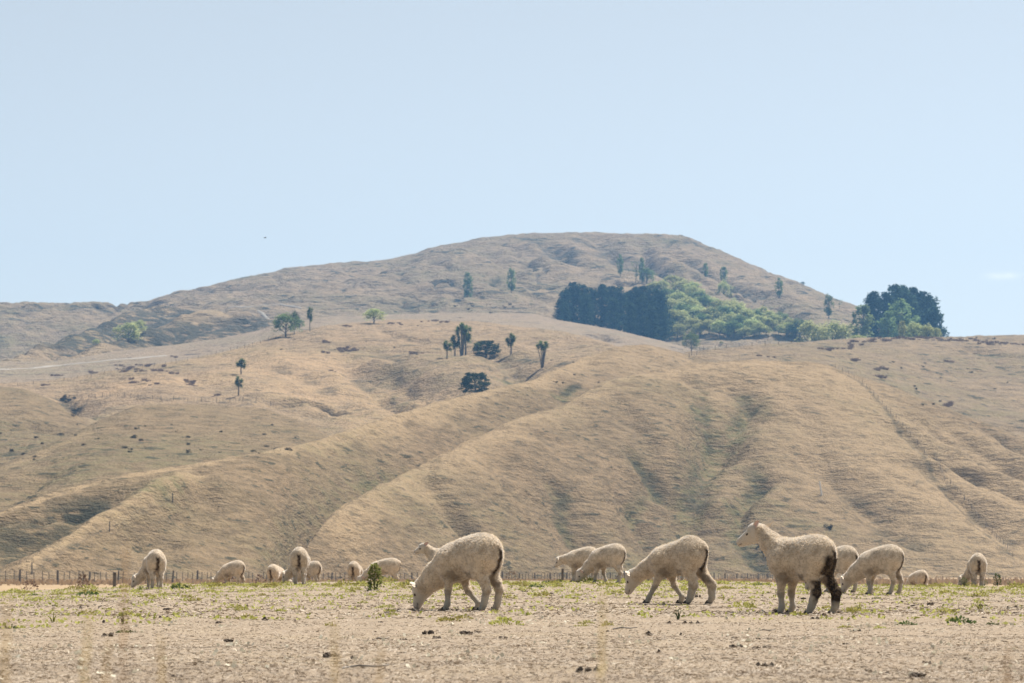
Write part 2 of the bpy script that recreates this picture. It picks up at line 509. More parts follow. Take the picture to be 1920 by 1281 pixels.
# second spur behind it, running from the paddock corner to the saddle
second = Layer('second_hill',
    [(-300, 1030, 312), (0, 959, 332), (100, 922, 340), (200, 897, 350), (325, 881, 366), (475, 853, 388), (577, 830, 408), (687, 795, 438), (812, 760, 478), (870, 745, 496),
     (1000, 714, 532), (1050, 691, 556), (1103, 666, 590), (1161, 649, 612), (1200, 647, 622), (1250, 653, 632), (1300, 668, 640), (1360, 690, 645), (1460, 740, 645)],
    [(-300, 1078, 282), (0, 1080, 285), (300, 1082, 300), (500, 1082, 316), (560, 1075, 352), (700, 945, 402), (860, 865, 452), (1000, 808, 492), (1100, 756, 524), (1200, 722, 560), (1460, 770, 600)],
    p=1.3, rng=(-300, 1440), terr=0.26, amp=0.9, spur=1.3,
    carve=[([(55, 1075), (130, 1035), (210, 990), (290, 952), (350, 920), (376, 903)], -1.2, 5),
           ([(0, 1035), (60, 1010), (120, 985), (190, 948)], 1.6, 5), ([(-20, 985), (60, 965), (140, 945), (180, 938)], 1.3, 3),
           ([(240, 1010), (330, 985)], 1.0, 4), ([(400, 1040), (470, 960)], 0.8, 7)],
    paint=[('gold', [(55, 1075), (130, 1035), (210, 990), (290, 952), (350, 920), (376, 903)], 1.8, 1.0),
           ('gold', [(0, 965), (200, 902), (475, 858), (687, 800), (870, 750), (1000, 720), (1103, 670)], 4, 1.0), ('gold', [(1080, 690), (1200, 655), (1280, 680)], 20, 0.6),
           ('dark', [(-20, 985), (60, 965), (140, 945), (180, 938)], 5, 0.95), ('dark', [(0, 1005), (60, 990), (120, 972)], 5, 0.7), ('dark', [(0, 1045), (40, 1040)], 4, 0.9), ('dark', [(20, 1000), (45, 1030)], 3, 0.8),
           ('green', [(500, 1060), (560, 1000), (640, 940), (760, 880)], 7, .6), ('green', [(280, 955), (320, 930)], 7, 0.8),
           ('green', [(1045, 745), (1075, 732)], 6, 1.0), ('dark', [(1060, 740), (1078, 728)], 2.0, 0.8)])
# rounded paddock on the left
round_l = Layer('left_paddock_hill',
    [(-200, 950, 410), (0, 876, 440), (100, 830, 470), (175, 795, 492), (250, 763, 522), (300, 756, 535), (400, 756, 542), (500, 766, 535), (560, 785, 520), (610, 812, 505), (680, 850, 485), (760, 880, 470)],
    [(-200, 1040, 350), (0, 985, 358), (200, 925, 375), (400, 890, 405), (600, 850, 435), (760, 900, 440)],
    p=1.25, rng=(-200, 740), terr=0.12, amp=0.8,
    carve=[([(0, 940), (60, 905), (110, 885)], 0.8, 4)],
    paint=[('green', [(100, 900), (300, 830), (520, 800)], 40, 0.35), ('gold', [(0, 890), (100, 842), (180, 806)], 4, 0.6)])
# low shoulder at the far left
far_l = Layer('left_shoulder_hill',
    [(-200, 700, 640), (0, 724, 622), (50, 731, 615), (100, 755, 600), (150, 784, 580), (175, 800, 568), (230, 850, 545), (300, 890, 530)],
    [(-200, 900, 500), (0, 895, 480), (170, 835, 505), (300, 900, 505)],
    p=1.3, rng=(-200, 280), terr=0.16, amp=0.9,
    carve=[([(10, 800), (70, 790), (120, 810)], 1.0, 5)],
    paint=[('green', [(0, 800), (100, 830)], 30, 0.6), ('dark', [(60, 770), (75, 772)], 2, 0.8), ('dark', [(10, 855), (35, 862)], 3, 0.8)])
# high paddock on the right, behind the dome
plateau = Layer('right_plateau',
    [(1180, 690, 660), (1290, 667, 690), (1330, 656, 715), (1420, 645, 762), (1560, 637, 820), (1640, 634, 850), (1770, 631, 885), (1850, 629, 900), (1920, 628, 905), (2250, 632, 910)],
    [(1180, 720, 600), (1290, 705, 605), (1440, 698, 612), (1560, 712, 620), (1700, 770, 615), (1800, 835, 600), (1920, 870, 590), (2250, 980, 560)],
    p=1.2, rng=(1190, 2250), terr=0.22, amp=1.0,
    carve=[([(1830, 655), (1850, 665), (1900, 672)], 2.0, 6), ([(1860, 800), (1940, 812)], 1.5, 5), ([(1700, 690), (1800, 700), (1900, 690)], 0.8, 10)],
    paint=[('green', [(1600, 720), (1760, 770), (1920, 780)], 40, 0.5), ('dark', [(1880, 800), (1925, 810)], 3, 0.7), ('green', [(1840, 668), (1860, 675)], 8, 0.9)])
# golden face with the cabbage trees
golden = Layer('golden_hill',
    [(-200, 722, 755), (0, 718, 760), (130, 708, 768), (230, 691, 782), (350, 673, 800), (400, 664, 812), (442, 652, 825), (501, 635, 842), (526, 627, 850), (575, 619, 868), (611, 610, 880),
     (695, 605, 892), (800, 602, 900), (892, 603, 890), (952, 610, 872), (1046, 620, 845), (1100, 633, 805), (1150, 646, 765), (1230, 665, 720), (1300, 690, 700)],
    [(-200, 850, 590), (0, 840, 590), (175, 838, 590), (300, 800, 600), (500, 810, 602), (600, 838, 590), (800, 805, 590), (1000, 745, 600), (1150, 690, 640), (1300, 720, 650)],
    p=1.2, rng=(-200, 1290), terr=0.22, amp=1.0, spur=1.4,
    carve=[([(640, 680), (690, 705), (740, 735), (800, 752), (850, 765)], 2.6, 8), ([(730, 690), (770, 715), (800, 728), (860, 745)], 2.2, 6),
           ([(520, 766), (552, 757), (590, 756), (625, 766), (655, 778)], 3.2, 3.2), ([(560, 780), (620, 785)], 1.2, 5),
           ([(930, 655), (965, 690), (985, 715), (975, 740)], 2.2, 9), ([(120, 742), (140, 765), (170, 790)], 1.5, 5), ([(700, 655), (760, 680)], 1.2, 8), ([(520, 690), (600, 720), (660, 760)], 1.0, 10)],
    paint=[('gold', [(170, 745), (380, 720), (560, 690)], 30, 0.8), ('gold', [(450, 660), (620, 720), (760, 790)], 34, 0.9), ('gold', [(640, 700), (800, 760)], 25, 0.9),
           ('dark', [(524, 765), (552, 757), (590, 756), (625, 766), (655, 778)], 3.0, 1.0), ('green', [(955, 690), (985, 712), (975, 735)], 10, 1.0), ('green', [(820, 665), (870, 672)], 10, 0.7),
           ('green', [(740, 715), (800, 740), (850, 755)], 5, 0.7), ('dark', [(115, 742), (140, 760)], 4, 0.8), ('green', [(140, 765), (175, 790)], 8, 0.9),
           ('dark', [(980, 662), (1010, 668)], 3, 0.8), ('dark', [(1040, 686), (1060, 690)], 2.5, 0.8)])
# terraces with the farm track
terrace = Layer('track_terrace',
    [(-200, 680, 930), (0, 677, 940), (110, 676, 955), (200, 661, 985), (330, 646, 1020), (420, 633, 1040), (490, 620, 1060), (530, 607, 1075), (600, 598, 1110), (700, 592, 1140), (800, 588, 1160),
     (900, 586, 1165), (1000, 588, 1160), (1040, 599, 1150), (1100, 609, 1140), (1160, 619, 1125), (1250, 642, 1090), (1320, 662, 1060), (1400, 690, 1040)],
    [(-200, 745, 790), (0, 742, 795), (200, 715, 810), (400, 690, 840), (530, 650, 880), (700, 628, 910), (900, 628, 910), (1050, 645, 880), (1200, 680, 780), (1400, 710, 780)],
    p=1.1, rng=(-200, 1390), amp=0.5,
    carve=[([(1100, 633), (1125, 628), (1150, 640)], 2.5, 4)],
    paint=[('dark', [(1105, 634), (1125, 629), (1150, 640), (1190, 645)], 4, 0.8), ('green', [(60, 690), (140, 682)], 5, 0.7)])
spur_a = Layer('gullied_spur',
    [(-50, 720, 930), (60, 692, 950), (110, 676, 975), (175, 656, 1010), (237, 633, 1050), (287, 613, 1085), (337, 596, 1115), (375, 587, 1140), (412, 585, 1150), (460, 589, 1150), (500, 598, 1140), (540, 611, 1120), (600, 640, 1090), (660, 660, 1080)],
    [(-50, 730, 900), (110, 688, 935), (200, 676, 980), (330, 660, 1040), (420, 647, 1070), (490, 636, 1085), (540, 630, 1080), (660, 670, 1050)],
    p=1.35, rng=(-20, 640), amp=1.1, rug=4.2,
    carve=[([(270, 645), (290, 632), (310, 640), (340, 622), (390, 610), (470, 606)], 2.5, 5)],
    paint=[('gold', [(110, 679), (175, 659), (237, 637), (287, 617), (337, 600), (375, 591), (412, 589), (460, 593)], 13, 1.0), ('dark', [(260, 640), (330, 625), (420, 615), (490, 612)], 45, .9), ('dark', [(225, 650), (250, 640), (290, 628), (308, 640), (330, 632)], 5, 0.9), ('dark', [(380, 612), (430, 608), (470, 605)], 4, 0.9), ('dark', [(330, 655), (400, 640)], 8, 0.6)])  # shaded, scrubby brown face painted as dark; bright crest painted as gold
spur_b = Layer('back_spur',
    [(-200, 760, 960), (-50, 700, 985), (15, 677, 1005), (75, 653, 1050), (150, 628, 1110), (212, 601, 1180), (250, 585, 1220), (300, 577, 1255), (350, 580, 1260), (400, 588, 1250), (450, 600, 1235), (520, 640, 1200)],
    [(-200, 780, 930), (0, 692, 975), (110, 684, 1020), (240, 650, 1130), (340, 614, 1195), (450, 614, 1195), (520, 660, 1170)],
    p=1.35, rng=(-180, 500), amp=1.1, rug=3.8, carve=(),
    paint=[('gold', [(15, 679), (75, 656), (150, 631), (212, 604), (250, 588), (300, 580)], 14, 1.0), ('dark', [(120, 650), (200, 630), (260, 610), (330, 598)], 48, .9), ('dark', [(270, 595), (300, 590), (340, 590), (370, 588)], 9, 0.9), ('dark', [(190, 620), (230, 615)], 6, 0.7)])  # wide dark strokes paint in face shade and scrub, gold the bright crest
left_rng = Layer('left_range',
    [(-300, 560, 1400), (-60, 566, 1400), (0, 567, 1400), (60, 568, 1400), (120, 569, 1410), (200, 570, 1420), (310, 568, 1440), (360, 578, 1440), (420, 600, 1420), (480, 620, 1400)],
    [(-300, 700, 1200), (0, 690, 1215), (150, 648, 1270), (270, 608, 1340), (350, 604, 1360), (480, 640, 1340)],
    p=1.2, rng=(-300, 460), amp=1.2, rug=3.6, carve=(),
    paint=[('dark', [(110, 577), (180, 578), (240, 583)], 7, 0.9), ('dark', [(10, 580), (40, 582)], 6, 0.6), ('green', [(60, 620), (150, 620)], 40, 0.7)])
mountain = Layer('mountain',
    [(150, 690, 1400), (200, 640, 1410), (240, 592, 1425), (262, 572, 1432), (300, 558, 1460), (400, 535, 1510), (470, 520, 1540), (550, 504, 1570), (600, 498, 1580), (700, 492, 1590), (760, 484, 1595), (800, 473, 1600), (850, 460, 1605), (900, 449, 1610),
     (950, 443, 1612), (1000, 440, 1614), (1060, 438, 1615), (1110, 436, 1615), (1170, 440, 1612), (1240, 440, 1606), (1280, 443, 1600), (1320, 459, 1585), (1370, 479, 1565), (1430, 504, 1535), (1500, 534, 1490),
     (1560, 560, 1450), (1610, 580, 1410), (1660, 604, 1370), (1720, 640, 1330), (1800, 690, 1300)],
    [(150, 760, 1290), (210, 680, 1290), (270, 612, 1290), (400, 600, 1240), (600, 612, 1200), (900, 612, 1190), (1050, 620, 1185), (1200, 650, 1160), (1350, 665, 1120), (1500, 660, 1100), (1650, 660, 1100), (1800, 720, 1120)],
    p=1.45, rng=(170, 1790), amp=1.2, rug=2.6, sm=13, spur=1.6,
    carve=[([(1010, 447), (1050, 470), (1095, 500)], 4, 8), ([(1110, 440), (1150, 460), (1180, 505)], 5, 9), ([(1180, 460), (1240, 500), (1310, 535)], 5, 10), ([(1250, 468), (1330, 505), (1400, 545), (1500, 600)], 4, 8),
           ([(1340, 535), (1400, 565), (1480, 590)], 4, 7), ([(1200, 450), (1215, 475), (1255, 505)], 4, 8), ([(760, 492), (700, 508), (620, 530)], 3, 9), ([(900, 470), (960, 500), (990, 520)], 3, 9), ([(400, 545), (470, 540), (540, 528)], 3, 10), ([(960, 455), (985, 490), (1040, 530)], 3, 12)],
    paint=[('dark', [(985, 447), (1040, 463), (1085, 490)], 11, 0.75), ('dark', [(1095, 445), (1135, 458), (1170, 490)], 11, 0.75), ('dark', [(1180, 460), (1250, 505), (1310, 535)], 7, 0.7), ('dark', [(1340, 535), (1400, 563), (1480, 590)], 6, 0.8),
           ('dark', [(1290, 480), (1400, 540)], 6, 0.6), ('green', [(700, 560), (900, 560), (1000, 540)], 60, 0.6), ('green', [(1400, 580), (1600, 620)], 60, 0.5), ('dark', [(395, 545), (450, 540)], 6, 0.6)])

def hill_top(u, Y, detail=False):
    u = np.asarray(u, float); Y = np.asarray(Y, float)
    best = np.full(Y.shape, -1e9)
    for L in LAYERS:
        z = L.z(u, Y, detail)
        dc = np.interp(u, L.U, L.dc); db = np.interp(u, L.U, L.db)
        ok = (u > L.u0 - 0.004) & (u < L.u1 + 0.004) & (Y > db - 0.12 * (dc - db)) & (Y < dc + 0.5 * (dc - db))
        best = np.where(ok, np.maximum(best, z), best)
    return best

# ---- the paddock and the flats
_yb = np.array([-60, 52, 62, 72, 85, 110, 160, 240, 300, 390, 450, 520, 600, 900, 1800], float)
_zb = np.array([0, 0, -0.09, -0.36, -0.95, -1.45, -1.65, -1.87, -2.35, -3.03, -2.9, -3.6, -6, -12, -14], float)
def crest_z(u):
    px = u * FPX + 960
    row = np.interp(px, [-200, 0, 200, 300, 450, 600, 900, 1100, 1400, 1600, 1800, 1920, 2200], [1114, 1112, 1105, 1098, 1095, 1093, 1091, 1091, 1092, 1098, 1100, 1103, 1107])
    return EYE - (row - HORY) / FPX * 52.0
def ground_z(X, Y, detail=True):
    X = np.asarray(X, float); Y = np.asarray(Y, float)
    u = X / np.maximum(Y, 20.0)
    z = np.interp(Y, _yb, _zb)
    k = sstep(26, 52, Y) * (1 - sstep(75, 150, Y))
    z = z + crest_z(np.clip(u, -0.25, 0.25)) * k
    if detail:
        n = sstep(3, 14, Y)
        z = z + 0.020 * fbm(X / 1.7, Y / 1.7, oct=3, seed=41) * (1 + 0.6 * sstep(60, 240, Y))
        z = z + 0.006 * n * (1 - sstep(58, 66, Y)) * fbm(X / 0.16, Y / 0.22, oct=3, seed=43)
    return z
def ground_at(px, py, lo=8.0, hi=70.0):
    u, e = ue(px, py)
    Y = np.linspace(lo, hi, 1200)
    h = (ground_z(np.full(1200, u) * Y, Y, False) - EYE) / Y
    i = int(np.argmax(h >= e)) if (h >= e).any() else int(np.argmax(h))
    return u * Y[i], Y[i]
def gz(X, Y):
    return float(ground_z(np.array([X]), np.array([Y]))[0])

def on_hill(px, py, lo=260.0, hi=1700.0):
    """where the sight line through photo pixel px, py first meets a hillside"""
    u, e = ue(px, py)
    Y = np.linspace(lo, hi, 2600)
    h = hill_top(np.full(Y.shape, u), Y)
    hit = h >= EYE + e * Y
    if hit.any():
        i = int(np.argmax(hit))
    else:
        i = int(np.argmax((h - EYE) / Y - e))
    X, y = float(u * Y[i]), float(Y[i])
    z = float(hill_top(np.array([u]), np.array([y]), True)[0])
    return X, y, z

front.mesh(500, 1990, 650, 390, 16, M_near)
second.mesh(-60, 1410, 490, 300, 16, M_near)
round_l.mesh(-80, 730, 280, 150, 20, M_near, green=0.12)
far_l.mesh(-160, 280, 170, 130, 30, M_near, green=0.12)
plateau.mesh(1200, 2040, 330, 150, 24, M_mid, green=0.12)
golden.mesh(-80, 1280, 460, 200, 20, M_mid, gold=0.35)
terrace.mesh(-100, 1390, 380, 80, 24, M_terr)
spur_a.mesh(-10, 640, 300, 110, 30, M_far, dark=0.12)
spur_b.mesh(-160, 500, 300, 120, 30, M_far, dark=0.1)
left_rng.mesh(-160, 460, 260, 150, 30, M_far, green=0.25)
mountain.mesh(190, 1780, 500, 200, 20, M_far, green=0.12, back=0.3)

# paddock ground sheet
def ground_material():
    m, t, out = new_mat('dry_paddock')
    p1 = mapping(t, (1, 1, 1))
    n1 = noise(t, p1, 55.0, 6.0, 0.7)
    n2 = noise(t, p1, 9.0, 5.0, 0.6)
    n3 = noise(t, p1, 0.55, 4.0, 0.6)
    n4 = noise(t, mapping(t, (1, 0.35, 1)), 0.5, 4.0, 0.6)
    c = mixc(t, ramp(t, n1, 0.32, 0.68), (0.206, 0.160, 0.114), (0.325, 0.261, 0.193))
    c = mixc(t, mathn(t, 'MULTIPLY', ramp(t, n2, 0.56, 0.75), 0.7), c, (0.115, 0.085, 0.06))
    c = mixc(t, mathn(t, 'MULTIPLY', ramp(t, n3, 0.5, 0.7), 0.35), c, (0.33, 0.265, 0.175))
    far = attr(t, 'far').outputs['Fac']
    fl = mixc(t, ramp(t, n4, 0.35, 0.65), (0.275, 0.195, 0.115), (0.345, 0.25, 0.15))
    c = mixc(t, far, c, fl)
    h = mathn(t, 'ADD', n1, mathn(t, 'MULTIPLY', n2, 1.5))
    bsdf(t, out, c, 0.95, 0.08, h, 0.45, 0.015)
    return m
M_ground = ground_material()
ur = np.concatenate([np.linspace(-2.2, -0.24, 16)[:-1], np.linspace(-0.24, 0.24, 300), np.linspace(0.24, 2.2, 16)[1:]])
Yr = np.concatenate([np.linspace(-50, 8, 14)[:-1], 1.0 / np.linspace(1 / 8.0, 1 / 30.0, 170)[:-1], np.linspace(30, 66, 90)[:-1], np.linspace(66, 240, 50)[:-1], np.linspace(240, 470, 90)[:-1], np.linspace(470, 1700, 12)])
Wr = np.where(Yr < 9, 9.0, np.where(Yr > 66, Yr, Yr))
uu = np.broadcast_to(ur[None, :], (len(Yr), len(ur)))
XX = uu * Wr[:, None]
lim = np.interp(Yr, [-50, 60, 470, 1700], [60, 140, 260, 620])[:, None]
XX = np.clip(XX, -lim, lim)
YY = np.broadcast_to(Yr[:, None], XX.shape)
ZZ = ground_z(XX, YY)
me = mk_mesh('ground', np.stack([XX, YY, ZZ], -1).reshape(-1, 3), grid_faces(*XX.shape), M_ground, attrs={'far': sstep(58, 75, YY)})
tag(mesh_obj('ground', me), kind='structure')
# ------------------------------------------------------------------ sheep
def surface_nets(f, org, h):
    nx, ny, nz = f.shape
    ins = f < 0
    c = [(i, j, k) for i in (0, 1) for j in (0, 1) for k in (0, 1)]
    def sub(a, o): return a[o[0]:nx - 1 + o[0], o[1]:ny - 1 + o[1], o[2]:nz - 1 + o[2]]
    cnt = sum(sub(ins, o).astype(np.int8) for o in c)
    act = (cnt > 0) & (cnt < 8)
    idx = np.full(act.shape, -1, np.int64)
    A = np.argwhere(act); idx[act] = np.arange(len(A))
    P = np.zeros((len(A), 3)); n = np.zeros(len(A))
    fv = {o: f[A[:, 0] + o[0], A[:, 1] + o[1], A[:, 2] + o[2]] for o in c}
    for a in c:
        for ax in range(3):
            if a[ax] == 0:
                b = list(a); b[ax] = 1; b = tuple(b)
                fa, fb = fv[a], fv[b]
                m = (fa < 0) != (fb < 0)
                t = np.where(m, fa / np.where(m, fa - fb, 1), 0)
                p = np.tile(np.array(a, float), (len(A), 1)); p[:, ax] = t
                P += np.where(m[:, None], p, 0); n += m
    V = (A + P / n[:, None]) * h + org
    Q = []
    for ax in range(3):
        s0 = [slice(1, -1)] * 3; s1 = [slice(1, -1)] * 3
        s0[ax] = slice(0, -1); s1[ax] = slice(1, None)
        a, b = ins[tuple(s0)], ins[tuple(s1)]
        d = np.argwhere(a != b)
        fl = a[d[:, 0], d[:, 1], d[:, 2]]
        base = d.copy()
        for k in range(3):
            if k != ax: base[:, k] += 1
        o1, o2 = [(1, 2), (2, 0), (0, 1)][ax]
        def at(i, j):
            q = base.copy(); q[:, o1] -= i; q[:, o2] -= j
            return idx[q[:, 0], q[:, 1], q[:, 2]]
        q = np.stack([at(1, 1), at(0, 1), at(0, 0), at(1, 0)], 1)
        q[~fl] = q[~fl][:, ::-1]
        Q.append(q)
    return V, np.concatenate(Q)

def d_ell(P, c, r):
    q = (P - np.array(c, np.float32)) / np.array(r, np.float32)
    k0 = np.sqrt((q * q).sum(-1)); k1 = np.sqrt(((q / np.array(r, np.float32)) ** 2).sum(-1)) + 1e-9
    return k0 * (k0 - 1) / k1

def d_cone(P, a, ra, b, rb):
    a = np.array(a, np.float32); b = np.array(b, np.float32)
    ab = b - a
    t = np.clip(((P - a) @ ab) / (ab @ ab), 0, 1)
    return np.sqrt(((P - a - t[..., None] * ab) ** 2).sum(-1)) - (ra + (rb - ra) * t)

def smin(a, b, k):
    h = np.clip(0.5 + 0.5 * (b - a) / k, 0, 1)
    return b + (a - b) * h - k * h * (1 - h)

def limb_chain(P, pts, k=0.02):
    d = None
    for (a, ra), (b, rb) in zip(pts[:-1], pts[1:]):
        e = d_cone(P, a, ra, b, rb)
        d = e if d is None else smin(d, e, k)
    return d

# poses: all coordinates in metres, +x towards the head, +y the sheep's left
GRAZE_T = [((-.125, 0, .472), (.172, .136, .188)), ((-.185, 0, .500), (.100, .115, .135)), ((.0, 0, .452), (.212, .142, .178)), ((.150, 0, .410), (.152, .126, .155))]
STAND_T = [((-.130, 0, .472), (.165, .135, .185)), ((-.190, 0, .500), (.098, .115, .135)), ((.005, 0, .456), (.212, .143, .180)), ((.140, 0, .450), (.140, .126, .170))]
def pose(kind, **kw):
    d = dict(torso=GRAZE_T, neck=[((.18, 0, .40), .150), ((.33, 0, .300), .116), ((.450, 0, .210), .085)], poll=(.490, 0, .208), nose=(.545, 0, .028),
             fl=(.155, .0), fr=(.155, .0), hl=(-.19, .0), hr=(-.19, .0), thin=1.0, wool=1.0, dag=0.5, hock=0.0)
    if kind == 'stand':
        d.update(torso=STAND_T, neck=[((.16, 0, .475), .135), ((.295, 0, .588), .090), ((.378, 0, .672), .067)], poll=(.420, 0, .690), nose=(.620, 0, .580), eb=1.35, droop=-.25)
    d.update(kw)
    return d

def sheep_mesh(name, ps, mat, h=0.0105, nf=9000):
    neck = [(np.array(p), r) for p, r in ps['neck']]
    poll = np.array(ps['poll'], float); nose = np.array(ps['nose'], float)
    hd = nose - poll; L = np.linalg.norm(hd); hd = hd / L
    side = np.cross([0, 0, 1.0], hd)
    if np.linalg.norm(side) < 1e-3: side = np.array([0, 1.0, 0])
    side[2] = 0; side /= np.linalg.norm(side)
    if side[1] < 0 and abs(side[1]) > 0.3: side = -side
    dn = np.cross(hd, side); dn /= np.linalg.norm(dn)
    if (dn @ (np.array(neck[1][0]) - poll)) < 0: dn = -dn         # throat side
    lo = np.array([-.42, -.24, -.02]); hi = np.array([.72, .24, .80])
    lo = np.minimum(lo, np.minimum(nose, poll) - .1); hi = np.maximum(hi, np.maximum(nose, poll) + .1)
    lo[2] = -.03
    n = np.ceil((hi - lo) / h).astype(int)
    ax = [lo[k] + h * np.arange(n[k]) for k in range(3)]
    P = np.stack(np.meshgrid(*ax, indexing='ij'), -1).astype(np.float32)

    legs = {}
    for key, s in (('fl', 1), ('fr', -1)):
        fx, lift = ps[key]
        kx = .150 + (fx - .155) * 0.45
        legs[key] = [((.150, s * .078, .42), .084), ((.138 + (fx - .155) * .1, s * .088, .292), .046), ((kx + .006, s * .078, .170 + lift), .0270), ((fx - .004, s * .074, .062 + lift), .0215), ((fx + .014, s * .074, .024 + lift), .028)]
    for key, s in (('hl', 1), ('hr', -1)):
        fx, lift = ps[key]
        hx = -.232 + (fx + .19) * 0.75
        w = 1 + ps['hock']
        legs[key] = [((-.165, s * .050, .44), .100), ((-.155 + (fx + .19) * .25, s * .075, .330), .068), ((-.205 + (fx + .19) * .45, s * .074, .250), .042), ((hx, s * .070, .180 + lift), .030 * w), ((hx * .4 + (fx - .012) * .6, s * .070, .110 + lift), .0235 * w), ((fx - .014, s * .070, .062 + lift), .0230 * (1 + .5 * ps['hock'])), ((fx + .008, s * .070, .024 + lift), .0285)]
    def field(P):
        T = None
        for c, r in ps['torso']:
            e = d_ell(P, c, np.array(r) * np.array([1, ps['thin'], 1]))
            T = e if T is None else smin(T, e, .06)
        T = smin(T, d_ell(P, (-.272, 0, .530), (.040, .032, .055)), .06)       # docked tail
        N = limb_chain(P, neck, .03)
        T = smin(T, N, .06)
        Lg = None
        for k in legs:
            e = limb_chain(P, legs[k], .025)
            Lg = e if Lg is None else np.minimum(Lg, e)
        B = smin(T, Lg, .035 + .055 * sstep(.22, .36, P[..., 2]))
        muz = poll + hd * (L - .030)
        H = d_cone(P, poll + hd * .010 - dn * .004, .066, muz, .037)
        H = smin(H, d_cone(P, poll + hd * .045 + dn * .042, .050, muz + dn * .012 - hd * .015, .028), .03)   # jaw
        H = smin(H, d_ell(P, poll - dn * .030 + hd * .030, (.050, .050, .050)), .03)                        # brow
        for s in (1, -1):
            H = smin(H, d_ell(P, poll + hd * .070 - dn * .012 + side * s * .042, (.022, .022, .022)), .02)   # eye socket ridge
        B = smin(B, H, .040)
        return B, H, Lg, T
    f, H, Lg, T = field(P)
    V, Q = surface_nets(f, lo, h)
    # normals from faces
    e1 = V[Q[:, 2]] - V[Q[:, 0]]; e2 = V[Q[:, 3]] - V[Q[:, 1]]
    fn = np.cross(e1, e2)
    N = np.zeros_like(V)
    for k in range(4):
        np.add.at(N, Q[:, k], fn)
    N /= np.linalg.norm(N, axis=1)[:, None] + 1e-12
    _, H, Lg, T = field(V.astype(np.float32)[None, None])
    H, Lg, T = H[0, 0], Lg[0, 0], T[0, 0]
    face = 1 - sstep(-.012, .022, H - np.minimum(T, Lg))
    leg = (1 - sstep(-.02, .03, Lg - T)) * sstep(.34, .20, V[:, 2]) * (1 - face)
    low = sstep(.20, .10, V[:, 2]) * leg
    wool = (1 - face) * (1 - 0.85 * low)
    # short fleece: curls and creases as relief
    q = V.copy()
    curl = fbm(q[:, 0] * 55, q[:, 1] * 55, q[:, 2] * 42, oct=3, seed=3)
    crease = 1 - np.abs(fbm(q[:, 0] * 16, q[:, 1] * 16, q[:, 2] * 7, oct=2, seed=13))
    lump = fbm(q[:, 0] * 6, q[:, 1] * 6, q[:, 2] * 6, oct=2, seed=23)
    V = V + N * (wool * ps['wool'] * (0.0022 * curl - 0.0018 * sstep(.8, 1, crease) + 0.0018 * lump))[:, None]
    V = V + N * ((1 - wool) * 0.0012 * curl)[:, None]
    # fleece colours: cream wool, paler face and shins, yellowish and dirty places
    cw = np.array([.61, .502, .378]); cf = np.array([.52, .45, .365]); cl = np.array([.42, .37, .30])
    C = cw[None] * np.ones((len(V), 1))
    C = C * (1 - face[:, None]) + cf * face[:, None]
    C = C * (1 - low[:, None]) + cl * low[:, None]
    blotch = sstep(.0, .8, fbm(q[:, 0] * 9, q[:, 1] * 9, q[:, 2] * 9, oct=3, seed=33))
    C = C * (1 - 0.16 * blotch * wool)[:, None]
    C = C * (1 - 0.18 * sstep(.7, .98, crease) * wool)[:, None]
    dirt = np.array([.024, .017, .012])
    yv = q[:, 1]; jit = 0.03 * fbm(q[:, 0] * 22, q[:, 1] * 22, q[:, 2] * 22, oct=2, seed=43)
    # stain under the tail and down between the hind legs
    back = sstep(-.16, -.255, q[:, 0] + jit)
    stain = back * sstep(.042, .014, np.abs(yv + .35 * jit)) * sstep(.545, .50, q[:, 2] + jit) * sstep(.20, .26, q[:, 2]) * min(1, ps['dag'] * 1.5)
    stain = np.maximum(stain, .75 * sstep(.065, .035, np.abs(yv + jit)) * sstep(.10, -.02, q[:, 0] + .22) * sstep(.37, .33, q[:, 2]) * sstep(.17, .22, q[:, 2]) * ps['dag'])
    if ps['dag'] > 0.9:
        heavy = sstep(.125, .07, np.abs(yv)) * sstep(-.185, -.255, q[:, 0] + 1.2 * jit + .05 * sstep(.3, .2, q[:, 2])) * sstep(.50, .46, q[:, 2] + jit) * sstep(.075, .125, q[:, 2] + jit)
        thr = np.where(yv > 0, -.150, -.195)
        hrear = sstep(0, -.055, q[:, 0] - thr + .7 * jit) * sstep(.30, .26, q[:, 2]) * sstep(.02, .16, q[:, 2] + jit)
        heavy = np.maximum(heavy * (0.6 + 0.4 * sstep(.12, .05, np.abs(np.abs(yv) - .05))), hrear * .9)
        heavy = np.clip(heavy * 1.25, 0, 1)
        stain = np.maximum(stain, heavy)
    # grubby armpits, brisket and flank fold
    arm = sstep(.075, .03, np.hypot(q[:, 0] - .09, (q[:, 2] - .290) * 1.2) + jit) * .62
    flank = sstep(.05, .015, np.hypot(q[:, 0] + .055, (q[:, 2] - .285)) + jit) * .6
    knee = leg * sstep(.03, .01, np.abs(q[:, 2] - .16) + jit * .6) * .28
    stain = np.clip(np.maximum.reduce([stain, arm * ps.get('grub', .8), flank * ps['dag'], knee]), 0, 1) * (1 - face)
    C = C * (1 - stain[:, None]) + dirt * stain[:, None]
    # dark hooftops, nose and lips
    C = C * (1 - (sstep(.020, .008, q[:, 2]) * .6))[:, None]
    rel = V - nose
    al = (V - poll) @ hd; dw = (V - poll) @ dn
    nosem = sstep(L - .018, L - .004, al + jit * .25) * sstep(.012, -.004, dw - .006) * face
    lip = face * sstep(.0045, .001, np.abs(dw - .021 - (L - al) * .12)) * sstep(L - .062, L - .05, al)
    pink = face * sstep(L - .06, L - .02, al) * .3
    C = C * (1 - pink[:, None]) + np.array([.55, .42, .36]) * pink[:, None]
    nm = np.clip(nosem * .9 + lip * .85, 0, 1)
    C = C * (1 - nm[:, None]) + np.array([.045, .036, .034]) * nm[:, None]
    me = mk_mesh(name, V, Q, mat, col=C, attrs={'wool': wool})
